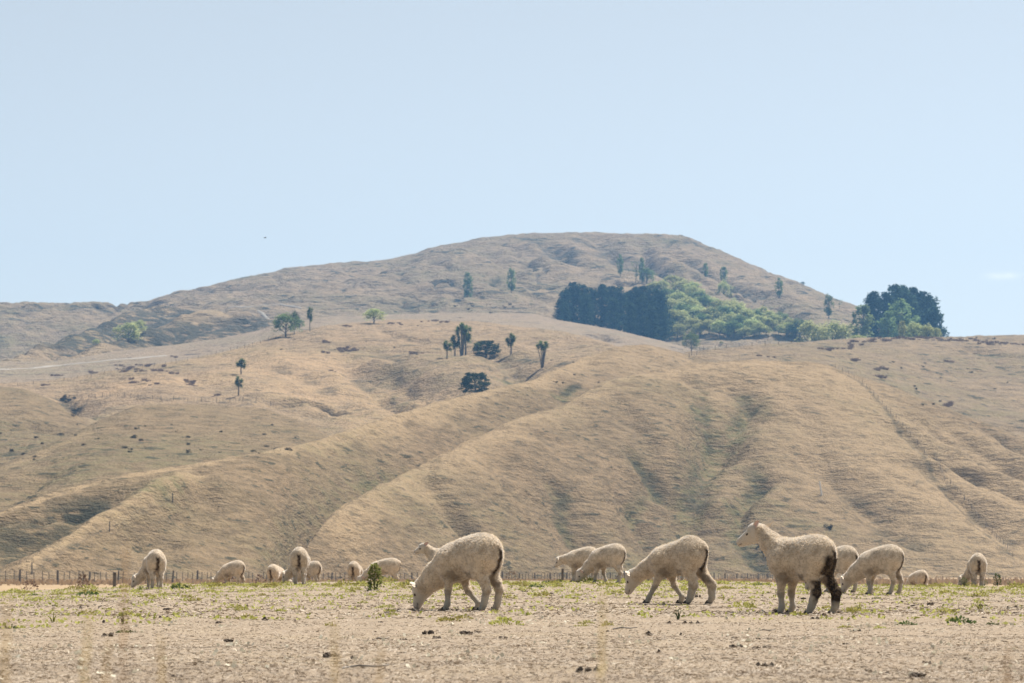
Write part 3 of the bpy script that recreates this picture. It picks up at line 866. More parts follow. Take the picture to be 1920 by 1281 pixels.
    # loose fibre tips that stand off the fleece and catch the light
    g = np.random.RandomState(len(V))
    k = g.choice(len(V), int(nf), p=(wool + .02) / (wool + .02).sum())
    b = V[k] + (g.rand(len(k), 3) - .5) * h
    d = N[k] + .55 * g.normal(size=(len(k), 3)) + np.array([-.25, 0, -.25]); d /= np.linalg.norm(d, axis=1)[:, None]
    s = np.cross(d, g.normal(size=(len(k), 3))); s /= np.linalg.norm(s, axis=1)[:, None]
    L = (.007 + .009 * g.rand(len(k)))[:, None] * (.4 + .6 * wool[k])[:, None]
    FV = np.stack([b - N[k] * .003 - s * .0016, b - N[k] * .003 + s * .0016, b + d * L], 1).reshape(-1, 3)
    fib = mk_mesh('fleece_fibres', FV, np.arange(len(FV)).reshape(-1, 3), M_fibre, smooth=False, col=np.repeat(np.clip(C[k] * (1.1 + .5 * g.rand(len(k), 1)), 0, .85), 3, 0))
    info = dict(fib=fib, poll=poll, nose=nose, hd=hd, dn=dn, side=side, L=L, legs=legs)
    return me, info

def ear_mesh(mat, info, s, droop=0.0, eb=.08):
    """leaf-shaped cupped ear that stands out sideways from the poll"""
    nu, nv = 11, 7
    out = info['side'] * s * .85 - info['hd'] * eb + info['dn'] * droop
    out = out / np.linalg.norm(out)
    wd = info['dn'] * .8 + info['hd'] * .5
    wd = wd - out * (wd @ out); wd /= np.linalg.norm(wd)
    nn = np.cross(out, wd)
    if nn @ info['hd'] < 0: nn = -nn
    root = info['poll'] + info['side'] * s * .056 - info['dn'] * .026 - info['hd'] * .002
    V, C = [], []
    for layer in (0, 1):
        for i in range(nu):
            t = i / (nu - 1)
            wdt = .033 * (math.sin(math.pi * min(1, .18 + t * .82)) ** .75) * (1.05 - .25 * t) + .001
            for j in range(nv):
                q = (j / (nv - 1) - .5) * 2
                cup = (-.014 * (1 - q * q) * (1 - t * .5)) + (-.012 * t * t)
                p = root + out * (.125 * t) + wd * (wdt * q + .010 * t) + nn * (cup - layer * .0035)
                V.append(p)
                C.append((.55, .37, .31) if layer == 0 and abs(q) < .75 and t < .9 else (.56, .49, .405))
    n = nu * nv
    F0 = grid_faces(nu, nv)
    F = [F0, F0[:, ::-1] + n]
    rim = []
    edge = [(i, 0) for i in range(nu)] + [(nu - 1, j) for j in range(1, nv)] + [(i, nv - 1) for i in range(nu - 2, -1, -1)]
    e = [i * nv + j for i, j in edge]
    for a, b in zip(e[:-1], e[1:]):
        rim.append((a, a + n, b + n, b))
    F.append(np.array(rim))
    return mk_mesh('ear', V, F, mat, col=np.array(C))

def ball(c, r, axes=None, nu=10, nv=7):
    V = []
    ax = axes if axes is not None else np.eye(3)
    r = np.array(r) * np.ones(3)
    for i in range(nv):
        th = math.pi * i / (nv - 1)
        for j in range(nu):
            ph = 2 * math.pi * j / nu
            V.append(np.array(c) + ax[0] * r[0] * math.sin(th) * math.cos(ph) + ax[1] * r[1] * math.sin(th) * math.sin(ph) + ax[2] * r[2] * math.cos(th))
    F = []
    for i in range(nv - 1):
        for j in range(nu):
            a, b = i * nu + j, i * nu + (j + 1) % nu
            F.append((a, b, b + nu, a + nu))
    return np.array(V), np.array(F)

def hoof_mesh(mat, foot, lift):
    """two cloven toes"""
    fx, fy = foot
    V, F = [], []
    for s in (1, -1):
        prof = [(-.022, .0), (.032, .0), (.036, .006), (.016, .034), (-.018, .034)]
        b = len(V)
        for yy in (s * .002, s * .024):
            for k, (x, z) in enumerate(prof):
                V.append((fx + .012 + x, fy + yy * (1.0 if k < 3 else .85), z + lift))
        n = len(prof)
        for k in range(n):
            F.append((b + k, b + (k + 1) % n, b + n + (k + 1) % n, b + n + k))
        F.append((b, b + 1, b + 3, b + 4)); F.append((b + n, b + n + 4, b + n + 3, b + n + 1))
    return mk_mesh('hoof', np.array(V), np.array(F), mat, smooth=False)

def fleece_material():
    m, t, out = new_mat('short_fleece')
    p = mapping(t, (1, 1, 1), 'Object')
    n1 = noise(t, p, 78.0, 4.0, 0.7)
    n2 = noise(t, p, 24.0, 4.0, 0.6)
    col = attr(t, 'Col').outputs['Color']
    wool = attr(t, 'wool').outputs['Fac']
    v = mathn(t, 'ADD', mathn(t, 'MULTIPLY', n1, 0.75), mathn(t, 'MULTIPLY', n2, 0.45))
    dk = mathn(t, 'MULTIPLY', ramp(t, v, 0.66, 0.50), mathn(t, 'MULTIPLY', wool, 0.52))
    c = mixc(t, dk, col, (0.25, 0.175, 0.11), 'MIX')
    oi = t.nodes.new('ShaderNodeObjectInfo')
    hv = t.nodes.new('ShaderNodeHueSaturation')
    t.links.new(mathn(t, 'MULTIPLY_ADD', oi.outputs['Random'], 0.16, 0.94), hv.inputs['Value'])
    t.links.new(c, hv.inputs['Color'])
    bsdf(t, out, hv.outputs[0], 0.95, 0.05, n1, 0.8, 0.014, sheen=mathn(t, 'MULTIPLY', attr(t, 'Col').outputs['Fac'], 2.6, clamp=True))
    return m
M_fleece = fleece_material()
def fibre_material():
    m, t, out = new_mat('fleece_fibre')
    c = attr(t, 'Col').outputs['Color']
    a = nd(t, 'ShaderNodeBsdfDiffuse'); b = nd(t, 'ShaderNodeBsdfTranslucent'); mx = nd(t, 'ShaderNodeMixShader')
    mx.inputs[0].default_value = .5
    t.links.new(c, a.inputs[0]); t.links.new(c, b.inputs[0])
    t.links.new(a.outputs[0], mx.inputs[1]); t.links.new(b.outputs[0], mx.inputs[2]); t.links.new(mx.outputs[0], out.inputs['Surface'])
    return m
M_fibre = fibre_material()
def plain_attr(name, rough=.7, spec=.2):
    m, t, out = new_mat(name)
    b = bsdf(t, out, attr(t, 'Col').outputs['Color'], rough, spec)
    return m
M_ear = plain_attr('ear_skin', .8, .1)
M_eye = simple_mat('dark_eye', (.012, .009, .007), (.02, .014, .01), 40, .15, .5, 0.0)
M_hoof = simple_mat('hoof_horn', (.035, .03, .026), (.10, .085, .07), 60, .7, .2, .3, .003)
M_lid = simple_mat('eye_rim', (.10, .07, .055), (.16, .12, .09), 60, .8, .1, 0.0)

PROTO = {}
def sheep_proto(key, ps, h=0.0105):
    me, info = sheep_mesh('fleece_body', ps, M_fleece, h, 11000 if h < .011 else 4000)
    ears = [ear_mesh(M_ear, info, s, ps.get('droop', 0.05), ps.get('eb', .08)) for s in (1, -1)]
    eyes, lids = [], []
    for s in (1, -1):
        c = info['poll'] + info['hd'] * .072 - info['dn'] * .008 + info['side'] * s * .0605
        axs = np.array([info['hd'], info['dn'], info['side'] * s])
        V, F = ball(c, (.0145, .0100, .0065), axs)
        eyes.append(mk_mesh('eye', V, F, M_eye))
        V, F = ball(c - info['side'] * s * .002, (.0205, .0150, .0055), axs)
        lids.append(mk_mesh('eye_rim', V, F, M_lid))
    hooves = []
    for k in ('fl', 'fr', 'hl', 'hr'):
        (x, y, z), r = info['legs'][k][-1]
        hooves.append(hoof_mesh(M_hoof, (x, y), max(0, z - .024)))
    PROTO[key] = (me, ears, eyes, lids, hooves, info['fib'])

H1, H2 = 0.0095, 0.0125
sheep_proto('big_graze', pose('graze', fl=(.175, 0), fr=(-.045, .0), hl=(-.180, 0), hr=(-.225, 0), dag=.75, wool=1.3, hock=.12, nose=(.545, 0, .018)), H1)
sheep_proto('lean_graze', pose('graze', torso=[((-.135, 0, .488), (.160, .118, .172)), ((.005, 0, .435), (.205, .122, .165)), ((.145, 0, .395), (.145, .110, .145))],
            neck=[((.18, 0, .415), .118), ((.34, 0, .335), .085), ((.455, 0, .265), .070)], poll=(.490, 0, .275), nose=(.562, 0, .090),
            fl=(.285, 0), fr=(.0, 0), hl=(-.150, 0), hr=(-.315, 0), dag=.8, wool=.7, hock=.45), H1)
sheep_proto('stand', pose('stand', fl=(.150, 0), fr=(.135, 0), hl=(-.120, 0), hr=(-.265, 0), dag=1.0, wool=.95, hock=.35), H1)
sheep_proto('graze', pose('graze', fl=(.130, 0), fr=(.175, 0), hl=(-.16, 0), hr=(-.22, 0), dag=.7), H2)
sheep_proto('graze_step', pose('graze', fl=(.205, 0), fr=(.08, 0), hl=(-.235, 0), hr=(-.15, 0), dag=.6,
            neck=[((.17, .0, .42), .140), ((.32, .02, .29), .105), ((.43, .05, .175), .078)], poll=(.460, .07, .190), nose=(.520, .115, .030)), H2)
sheep_proto('graze_left', pose('graze', dag=.8, fl=(.19, 0), fr=(.12, 0), neck=[((.16, .01, .42), .140), ((.27, .10, .29), .105), ((.33, .20, .185), .078)], poll=(.345, .235, .195), nose=(.385, .315, .040)), H2)
sheep_proto('graze_right', pose('graze', dag=.8, fl=(.12, 0), fr=(.19, 0), neck=[((.16, -.01, .42), .140), ((.27, -.10, .29), .105), ((.33, -.20, .185), .078)], poll=(.345, -.235, .195), nose=(.385, -.315, .040)), H2)
sheep_proto('look_away', pose('stand', dag=.5, neck=[((.16, 0, .475), .130), ((.265, .03, .560), .094), ((.325, .05, .625), .072)], poll=(.355, .055, .650), nose=(.52, .10, .560)), H2)
sheep_proto('half_down', pose('graze', dag=.5, neck=[((.17, 0, .44), .135), ((.31, .0, .425), .095), ((.40, .0, .42), .072)], poll=(.435, 0, .420), nose=(.535, .0, .285)), H2)

def sheep(key, px, d, yaw, label, s=1.0, stretch=1.0, top=None, cat='sheep'):
    u = ue(px, 1090)[0]
    if top is not None:                                     # stands over the brow: settle where its back shows at this row
        e = ue(px, top)[1]
        ds = np.linspace(53, 74, 300)
        zz = ground_z(u * ds, ds, False)
        d = float(ds[int(np.argmin(np.abs((zz + .655 * s - EYE) / ds - e)))])
    X, Y = u * d, d
    t = empty('sheep', (X, Y, gz(X, Y) - 0.004), R(yaw), (s * stretch, s, s))
    tag(t, label, cat, 'sheep grazing on the dry paddock')
    me, ears, eyes, lids, hooves, fib = PROTO[key]
    b = mesh_obj('fleece_body', me, t)
    tag(mesh_obj('fleece_fibres', fib, t), None, None, None, 'stuff')
    for e in ears: mesh_obj('ear', e, t)
    for e, l in zip(eyes, lids):
        r = mesh_obj('eye_rim', l, t)
        mesh_obj('eye', e, t)
    for hf in hooves: mesh_obj('hoof', hf, t)
    return t

sheep('big_graze', 880, 24.1, 147, 'large cream sheep grazing nose to the ground left of centre, front leg stepping back')
sheep('look_away', 836, 46, 158, 'sheep holding its pale head up behind the back of the large grazing sheep', .98)
sheep('lean_graze', 1272, 27.6, 149, 'lean shorn sheep walking while it grazes, with woolly hind shins', 1.0)
sheep('stand', 1503, 23.6, 143, 'standing sheep with head raised and black dung stains down its hind legs')
sheep('graze', 1572, 40, 138, 'sheep mostly hidden behind the rump of the dirty standing sheep', 1.0)
sheep('graze', 1652, 37.5, 150, 'clean round sheep grazing just right of the dirty standing sheep', 1.0)
sheep('graze', 1722, 60, 120, 'sheep beyond the brow showing only its back, right of the clean round sheep', 1.0, top=1079)
sheep('graze_left', 1833, 53, 86, 'sheep seen from behind at the far right among tall weeds', 1.0)
sheep('graze_left', 290, 47.5, 106, 'sheep seen from behind at the far left with one ear sticking out', 1.02)
sheep('graze', 437, 60, 152, 'sheep grazing over the brow, second from the left of the flock', 1.0, top=1052)
sheep('graze_right', 517, 60, 68, 'small looking sheep over the brow with its head turned right', 1.0, top=1059)
sheep('graze_left', 562, 50.5, 91, 'tall sheep seen squarely from behind with a dark stripe under its tail', 1.02)
sheep('graze_step', 583, 56, 140, 'sheep half hidden behind the one seen squarely from behind', .95, top=1051)
sheep('graze_right', 665, 58, 84, 'sheep seen from behind just left of the tall thistle', 1.0, top=1053)
sheep('graze_step', 722, 55, 163, 'long bodied sheep grazing behind the tall thistle', 1.0, 1.22, top=1046)
sheep('half_down', 1092, 51, 160, 'sheep lifting its head, behind the one grazing right of centre', .96)
sheep('graze_step', 1140, 47.5, 150, 'sheep grazing right of centre in front of the one lifting its head', 1.02)
sheep('graze', 1258, 53, 150, 'sheep almost wholly hidden behind the lean walking sheep', .9)
# ------------------------------------------------------------------ trees and shrubs
def tube(pts, rad, n=7):
    pts = [np.array(p, float) for p in pts]
    V, F = [], []
    for i, (p, r) in enumerate(zip(pts, rad)):
        d = pts[min(i + 1, len(pts) - 1)] - pts[max(i - 1, 0)]
        d = d / (np.linalg.norm(d) + 1e-9)
        a = np.cross(d, [1, .3, .2]); a /= np.linalg.norm(a); b = np.cross(d, a)
        for k in range(n):
            t = 2 * math.pi * k / n
            V.append(p + r * (a * math.cos(t) + b * math.sin(t)))
    for i in range(len(pts) - 1):
        for k in range(n):
            F.append((i * n + k, i * n + (k + 1) % n, (i + 1) * n + (k + 1) % n, (i + 1) * n + k))
    return np.array(V), np.array(F)

def join(parts):
    Vs, Fs, o = [], [], 0
    for V, F in parts:
        Vs.append(V); Fs.append(np.asarray(F) + o); o += len(V)
    return np.concatenate(Vs), np.concatenate(Fs)

def leaves(cent, rad, per, size, rng, up=0.0, asp=1.6, shell=0.55):
    """leaf-sized quads in clumps; cent (n,3), rad (n,3)"""
    n = len(cent) * per
    C = np.repeat(cent, per, 0); Rr = np.repeat(rad, per, 0)
    d = rng.normal(size=(n, 3)); d /= np.linalg.norm(d, axis=1)[:, None]
    P = C + d * Rr * (shell + (1 - shell) * rng.rand(n, 1))
    nrm = d * .7 + rng.normal(size=(n, 3)) * .6 + np.array([0, 0, up]); nrm /= np.linalg.norm(nrm, axis=1)[:, None]
    a = np.cross(nrm, rng.normal(size=(n, 3))); a /= np.linalg.norm(a, axis=1)[:, None]
    b = np.cross(nrm, a)
    s = size * (.6 + .8 * rng.rand(n, 1))
    a = a * s * asp; b = b * s
    bend = nrm * s * .25
    V = np.stack([P - a - b * .4, P - b * .9 + bend * 0, P + a + b * .2 - bend, P + b * .9], 1).reshape(-1, 3)
    F = np.arange(n * 4).reshape(-1, 4)
    tint = np.repeat(np.clip(np.repeat(rng.rand(len(cent)), per) * .7 + .3 * rng.rand(n), 0, 1), 4)
    return V, F, tint

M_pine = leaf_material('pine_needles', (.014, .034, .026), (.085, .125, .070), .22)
M_willow = leaf_material('willow_leaves', (.33, .36, .135), (.47, .485, .225), .60)
M_poplar = leaf_material('poplar_leaves', (.125, .175, .072), (.225, .285, .115), .48)
M_broad = leaf_material('evergreen_leaves', (.026, .042, .020), (.085, .110, .042), .25)
M_palm = leaf_material('cabbage_tree_leaves', (.095, .130, .045), (.210, .250, .085), .45)
M_rush = leaf_material('brown_rush', (.145, .102, .085), (.235, .172, .138), .25)
M_shrub = leaf_material('dry_shrub', (.070, .062, .042), (.125, .105, .072), .15)
M_bark = simple_mat('grey_bark', (.10, .085, .07), (.20, .17, .14), 3.0, .95, .1, .6, .03)

def tree_proto(kind, seed):
    """unit-height trees: crown and trunk meshes about 1 m tall, scaled per tree"""
    g = np.random.RandomState(seed)
    if kind == 'pine':
        W = .21 + .08 * g.rand()
        cs, rs = [], []
        for i in range(150):
            h = .04 + .94 * g.rand() ** .85
            prof = W * ((1 - (h - .28) / .74) ** .50 if h > .28 else .80 + .7 * h)
            prof = max(prof, .035) * (.75 + .5 * g.rand())
            a = g.rand() * 6.283
            r = prof * (.55 + .45 * g.rand())
            cs.append((r * math.cos(a), r * math.sin(a), h + .02 * g.rand()))
            q = .028 + .030 * g.rand()
            rs.append((q * 1.25, q * 1.25, q * 1.0))
        for i in range(5):
            cs.append((.03 * g.normal(), .03 * g.normal(), .93 + .05 * i / 4)); rs.append((.014, .014, .03))
        V, F, t = leaves(np.array(cs), np.array(rs), 22, .0115, g, .9, 1.7)
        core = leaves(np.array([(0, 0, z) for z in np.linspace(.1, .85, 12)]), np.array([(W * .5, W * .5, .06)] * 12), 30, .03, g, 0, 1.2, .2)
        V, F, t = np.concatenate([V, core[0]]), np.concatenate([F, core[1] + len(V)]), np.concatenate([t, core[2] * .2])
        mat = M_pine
        tr = [tube([(0, 0, -.03), (.004, .003, .3), (0, .004, .6), (0, 0, .96)], [.022, .018, .011, .002])]
        for i in range(14):
            h = .08 + .055 * i; a = i * 2.4; L = W * .8 * (1 - h * .7)
            tr.append(tube([(0, 0, h), (L * math.cos(a), L * math.sin(a), h + .05)], [.006, .002], 5))
    elif kind in ('willow', 'round'):
        cs, rs = [], []
        n = 105
        W = .42 if kind == 'round' else .36
        for i in range(n):
            d = g.normal(size=3); d /= np.linalg.norm(d)
            if d[2] < -.5: d[2] *= -1
            r = .55 + .45 * g.rand() ** .5
            lob = 1 + .22 * math.sin(3 * math.atan2(d[1], d[0]) + seed) + .12 * g.normal()
            cs.append((d[0] * W * r * lob, d[1] * W * r * lob, .50 + d[2] * .46 * r * (1 + .08 * g.normal())))
            q = .055 + .06 * g.rand(); rs.append((q, q, q * .95))
        V, F, t = leaves(np.array(cs), np.array(rs), 26, .0165, g, 1.5, 1.5, .85)
        mat = M_willow if kind == 'willow' else M_broad
        tr = [tube([(0, 0, -.03), (.01, 0, .18), (-.01, .01, .42), (.0, 0, .7)], [.030, .024, .018, .006])]
        for i in range(9):
            a = i * 2.4; h = .16 + .04 * i
            tr.append(tube([(0, 0, h), (.14 * math.cos(a), .14 * math.sin(a), h + .14), (.26 * math.cos(a), .26 * math.sin(a), h + .30)], [.014, .009, .003], 5))
    elif kind == 'layered':
        cs, rs = [], []
        for i in range(120):
            a = g.rand() * 6.283; h = .12 + .80 * g.rand()
            prof = .60 * math.sqrt(max(.02, 1 - ((h - .25) / .75) ** 2)) if h > .25 else .55
            r = prof * (.35 + .65 * g.rand() ** .6)
            cs.append((r * math.cos(a), r * math.sin(a), h)); q = .07 + .06 * g.rand(); rs.append((q * 1.3, q * 1.3, q * .55))
        V, F, t = leaves(np.array(cs), np.array(rs), 36, .022, g, .8, 1.5, .4)
        mat = M_broad
        tr = [tube([(0, 0, -.04), (.02, .01, .2), (0, 0, .5), (.03, 0, .8)], [.04, .035, .02, .006])]
        for i in range(10):
            a = i * 2.4; h = .14 + .055 * i
            tr.append(tube([(0, 0, h), (.2 * math.cos(a), .2 * math.sin(a), h + .08), (.42 * math.cos(a), .42 * math.sin(a), h + .12)], [.018, .011, .004], 5))
    elif kind == 'poplar':
        cs, rs = [], []
        W = .17
        for i in range(75):
            h = .16 + .83 * g.rand()
            k = (h - .16) / .84
            prof = W * math.sin(math.pi * min(1, .12 + k * .84)) ** .7 * (.8 + .4 * g.rand())
            a = g.rand() * 6.283; r = prof * math.sqrt(g.rand())
            cs.append((r * math.cos(a), r * math.sin(a), h)); q = .030 + .026 * g.rand(); rs.append((q, q, q * 1.8))
        V, F, t = leaves(np.array(cs), np.array(rs), 24, .0135, g, .2, 1.5, .5)
        mat = M_poplar
        tr = [tube([(0, 0, -.03), (.004, 0, .3), (-.003, .003, .7), (0, 0, .98)], [.017, .013, .007, .002])]
        for i in range(12):
            a = i * 2.4; h = .2 + .05 * i
            tr.append(tube([(0, 0, h), (.09 * math.cos(a), .09 * math.sin(a), h + .16)], [.005, .0015], 5))
    elif kind == 'sparse':
        cs = [(.16 * g.normal(), .16 * g.normal(), .45 + .5 * g.rand()) for i in range(22)]
        V, F, t = leaves(np.array(cs), np.full((22, 3), .07), 14, .012, g, .2, 1.4, .4)
        mat = M_poplar
        tr = [tube([(0, 0, -.03), (.03, 0, .3), (.05, 0, .6), (.10, 0, .95)], [.02, .015, .01, .003])]
        for i in range(8):
            a = i * 2.4; h = .3 + .06 * i
            tr.append(tube([(.03, 0, h), (.03 + .15 * math.cos(a), .15 * math.sin(a), h + .2)], [.008, .002], 5))
    elif kind in ('cabbage', 'cabbage_multi'):
        heads, tr = [], []
        if kind == 'cabbage':
            forks = [(0, 0, .90)] + [(.19 * math.cos(q * 2.2 + seed) * (.4 + .6 * g.rand()), .19 * math.sin(q * 2.2 + seed) * (.4 + .6 * g.rand()), .48 + .40 * g.rand()) for q in range(9)]
            stems = [[(0, 0, -.03), (.012, 0, .3), (0, 0, .52)]]; top = (0, 0, .50)
        else:
            forks = [(-.24, 0, .84), (-.10, .08, .90), (.04, -.06, .92), (.16, .05, .86), (.26, -.02, .80), (-.17, -.1, .74), (.12, .1, .74), (0, .12, .8)]
            stems = []; top = None
        for f in forks:
            f = np.array(f) + .02 * g.normal(size=3)
            heads.append(f)
            if top: tr.append(tube([top, np.array(top) * .5 + f * .5 + np.array([.0, 0, -.02]), f], [.022, .017, .013], 6))
            else: tr.append(tube([(f[0] * .18, f[1] * .2, -.03), (f[0] * .45, f[1] * .5, f[2] * .45), f], [.024, .019, .014], 6))
        for s in stems: tr.append(tube(s, [.035, .026, .022]))
        Vs, Fs, ts = [], [], []
        o = 0
        for f in heads:
            n = 130
            d = g.normal(size=(n, 3)); d[:, 2] = d[:, 2] * .8 + .45
            d /= np.linalg.norm(d, axis=1)[:, None]
            L = (.15 if kind == 'cabbage_multi' else .115 + .05 * g.rand()) * (.6 + .6 * g.rand(n, 1))
            sd = np.cross(d, [0, 0, 1.0]); sd /= np.linalg.norm(sd, axis=1)[:, None] + 1e-6
            a = f + d * .015; m = f + d * L * .6; e = f + d * L + np.array([0, 0, -1]) * L * .12
            wv = sd * .0125
            V = np.stack([a - wv * .6, a + wv * .6, m + wv, m - wv, e + wv * .15, e - wv * .15], 1).reshape(-1, 3)
            b = np.arange(n)[:, None] * 6
            Vs.append(V); Fs.append(np.concatenate([b + np.array([0, 1, 2, 3]), b + np.array([3, 2, 4, 5])]) + o); ts.append(np.repeat(g.rand(n), 6)); o += len(V)
        V, F, t = np.concatenate(Vs), np.concatenate(Fs), np.concatenate(ts)
        mat = M_palm
    TV, TF = join(tr)
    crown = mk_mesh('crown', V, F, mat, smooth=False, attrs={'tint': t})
    trunk = mk_mesh('trunk', TV, TF, M_bark)
    return crown, trunk

TP = {}
for kind, cnt in (('pine', 4), ('willow', 4), ('round', 2), ('layered', 2), ('poplar', 3), ('sparse', 1), ('cabbage', 2), ('cabbage_multi', 1)):
    TP[kind] = [tree_proto(kind, 100 + 7 * i + len(kind)) for i in range(cnt)]
GREENCROWN = {}
tree_count = 0
def tree(kind, px, top, base, label, group=None, wide=1.0, name=None, mat=None, d=None, var=None, sink=0.0):
    """a tree whose foot the photo shows at (px, base) and whose tip at row top"""
    global tree_count
    if d is None:
        X, Y, z = on_hill(px, base)
    else:
        u = ue(px, base)[0]; X, Y = u * d, d
        z = float(hill_top(np.array([u]), np.array([d]), True)[0])
        while z < -60 and d < 1700:                     # step back to where the next slope begins
            d += 8; X, Y = u * d, d
            z = float(hill_top(np.array([u]), np.array([d]), True)[0])
    h = EYE + ue(px, top)[1] * Y - z
    z -= sink * h
    h = max(h, 1.0) * (1 + sink)
    v = TP[kind][(tree_count if var is None else var) % len(TP[kind])]
    tree_count += 1
    nm = name or {'pine': 'pine_tree', 'willow': 'willow_tree', 'round': 'round_tree', 'layered': 'evergreen_tree', 'poplar': 'poplar_tree', 'sparse': 'sparse_tree', 'cabbage': 'cabbage_tree', 'cabbage_multi': 'cabbage_tree'}[kind]
    t = empty(nm, (X, Y, z), random.random() * 6.28, (h * wide, h * wide, h))
    tag(t, label, 'tree', group)
    c = v[0]
    if mat is not None:
        key = (c.name, mat.name)
        if key not in GREENCROWN:
            c2 = c.copy(); c2.materials.clear(); c2.materials.append(mat); GREENCROWN[key] = c2
        c = GREENCROWN[key]
    mesh_obj('crown', c, t)
    mesh_obj('trunk', v[1], t)
    return t

# the dark plantation block and the pines on the right skyline
ORD = ['first', 'second', 'third', 'fourth', 'fifth', 'sixth', 'seventh', 'eighth', 'ninth', 'tenth', 'eleventh', 'twelfth']
G1 = 'pines of the dark plantation block'
for px, top, base, dd, wd in [(1060, 545, 606, 1168, 1.25), (1075, 533, 607, 1172, 1.2), (1093, 534, 608, 1176, 1.1), (1112, 540, 610, 1180, 1.0), (1130, 533, 613, 1170, .95), (1147, 537, 615, 1176, .95), (1162, 541, 618, 1168, .9),
                              (1178, 546, 622, 1176, .95), (1192, 535, 624, 1160, 1.0), (1208, 534, 628, 1150, 1.0), (1222, 541, 632, 1140, 1.0), (1236, 546, 638, 1125, 1.0), (1098, 548, 612, 1150, 1.1), (1150, 556, 620, 1140, 1.0), (1205, 556, 634, 1112, .95), (1060, 566, 607, 1150, 1.2), (1243, 570, 638, 1150, .9), (1183, 570, 630, 1120, .9), (1222, 575, 641, 1098, .95)]:
    k = [1060, 1075, 1093, 1112, 1130, 1147, 1162, 1178, 1192, 1208, 1222, 1236].index(px) if base == int(base) and px in (1060, 1075, 1093, 1112, 1130, 1147, 1162, 1178, 1192, 1208, 1222, 1236) and top < 550 else None
    lab = 'dark pine in the lower front of the plantation block, its top below its neighbours' if k is None else 'dark pine of the plantation block, %s treetop from its left end' % ORD[k]
    top += RS.rand() * 7 - 3
    tree('pine', px, top, base, lab, G1, wd * 1.05, d=dd, sink=.04)
tree('pine', 1050, 562, 606, 'dark pine with low side branches at the left end of the plantation block', None, 1.35, d=1160, sink=.04)
G2 = 'pines on the right skyline'
for i, (px, top, dd, wd) in enumerate([(1662, 549, 1130, 1.15), (1678, 535, 1150, 1.15), (1695, 537, 1160, 1.1), (1712, 542, 1150, 1.1), (1728, 548, 1140, 1.05), (1740, 556, 1130, 1.05), (1750, 575, 1120, .9), (1700, 545, 1110, 1.1)]):
    tree('pine', px, top, 632, 'dark pine of the skyline clump, %s' % (ORD[i] + ' treetop from the open pine at its left' if i < 7 else 'nearest one behind the broad grey green poplar'), G2, wd, d=dd)
tree('pine', 1637, 547, 632, 'dark pine with open layered boughs at the left of the skyline clump', None, 1.05, d=1120)
for px, top, wd, lab in [(1618, 574, 1.15, 'tall slim poplar standing apart left of the skyline pines'), (1666, 586, 1.1, 'light poplar in front of the skyline pines, left one of the row'), (1688, 565, 1.5, 'broad grey green poplar in the middle of the skyline pines')]:
    tree('poplar', px, top, 637, lab, None, wd * 1.15, d=1010)
tree('poplar', 1692, 603, 637, 'small pale poplar low before the skyline pines', None, 1.2, d=960, mat=M_willow)
tree('willow', 1714, 604, 637, 'round pale willow before the skyline pines', None, 1.0, d=960)
tree('willow', 1738, 607, 637, 'pale willow at the right foot of the skyline pines', None, 1.1, d=960)
tree('willow', 1756, 614, 637, 'smallest willow at the right end of the skyline clump', None, .9, d=960)
tree('willow', 1610, 628, 637, 'low bright bush on the ridge left of the skyline pines', None, 2.2, d=930)

# pale willows and poplars spilling down the mountain's foot
G3 = 'pale willows in the stand below the mountain'
W = [(1213, 503, 530), (1228, 528, 556), (1262, 515, 548), (1282, 524, 556), (1252, 540, 572), (1270, 545, 580), (1300, 535, 572), (1296, 528, 560), (1318, 555, 592), (1335, 556, 590), (1350, 562, 592), (1262, 560, 605), (1285, 568, 610), (1305, 572, 612),
     (1275, 580, 620), (1330, 575, 615), (1352, 573, 618), (1372, 560, 600), (1386, 570, 605), (1396, 578, 622), (1412, 580, 615), (1430, 574, 605), (1425, 590, 630), (1445, 596, 630), (1465, 585, 620), (1480, 596, 632), (1350, 600, 640), (1330, 598, 636), (1376, 602, 640),
     (1396, 612, 642), (1415, 616, 642), (1437, 612, 640), (1460, 610, 638), (1300, 594, 630), (1312, 605, 636), (1492, 605, 638), (1385, 590, 632), (1270, 605, 636), (1365, 588, 625), (1240, 525, 556), (1310, 546, 580), (1366, 568, 604), (1452, 588, 622), (1475, 604, 640), (1500, 598, 640), (1408, 596, 634), (1424, 604, 640), (1345, 584, 622), (1318, 588, 624), (1292, 556, 596), (1258, 580, 624), (1440, 582, 616), (1488, 612, 641), (1545, 618, 640), (1585, 614, 640)]
for i, (px, top, base) in enumerate(W):
    X, Y, z = on_hill(px, base - 4)
    row = 'upper tongue' if base < 575 else ('middle' if base < 625 else 'lower edge')
    if i % 4 == 0: row += ', duller than its neighbours'
    tree('willow', px, top, base, 'willow of the stand below the mountain, ' + row, 'willows of the stand, in its ' + row, 1.4 + .35 * RS.rand(), d=max(Y, 960), mat=None if i % 4 else M_poplar)
tree('willow', 1522, 600, 637, 'upright willow with dark bare stems, right of the willow stand', None, .95, d=1010)
tree('willow', 1561, 602, 637, 'broad domed willow alone at the right of the willow stand', None, 1.35, d=1010)
tree('willow', 1357, 526, 558, 'bright willow above the middle of the willow stand', None, .9)
tree('sparse', 1372, 534, 556, 'thin willow beside the bright one above the stand', None, 1.1)
tree('poplar', 1163, 478, 516, 'pale thin poplar high on the mountain above the plantation, left one', None, .9)
tree('sparse', 1192, 486, 528, 'thin see-through tree high on the mountain, middle of three', None, .8)
tree('poplar', 1204, 484, 528, 'pale poplar high on the mountain next to the willow tops', None, .8)
tree('poplar', 877, 512, 557, 'slim poplar on the bare slope, left of two with dark shadows', None, 1.15)
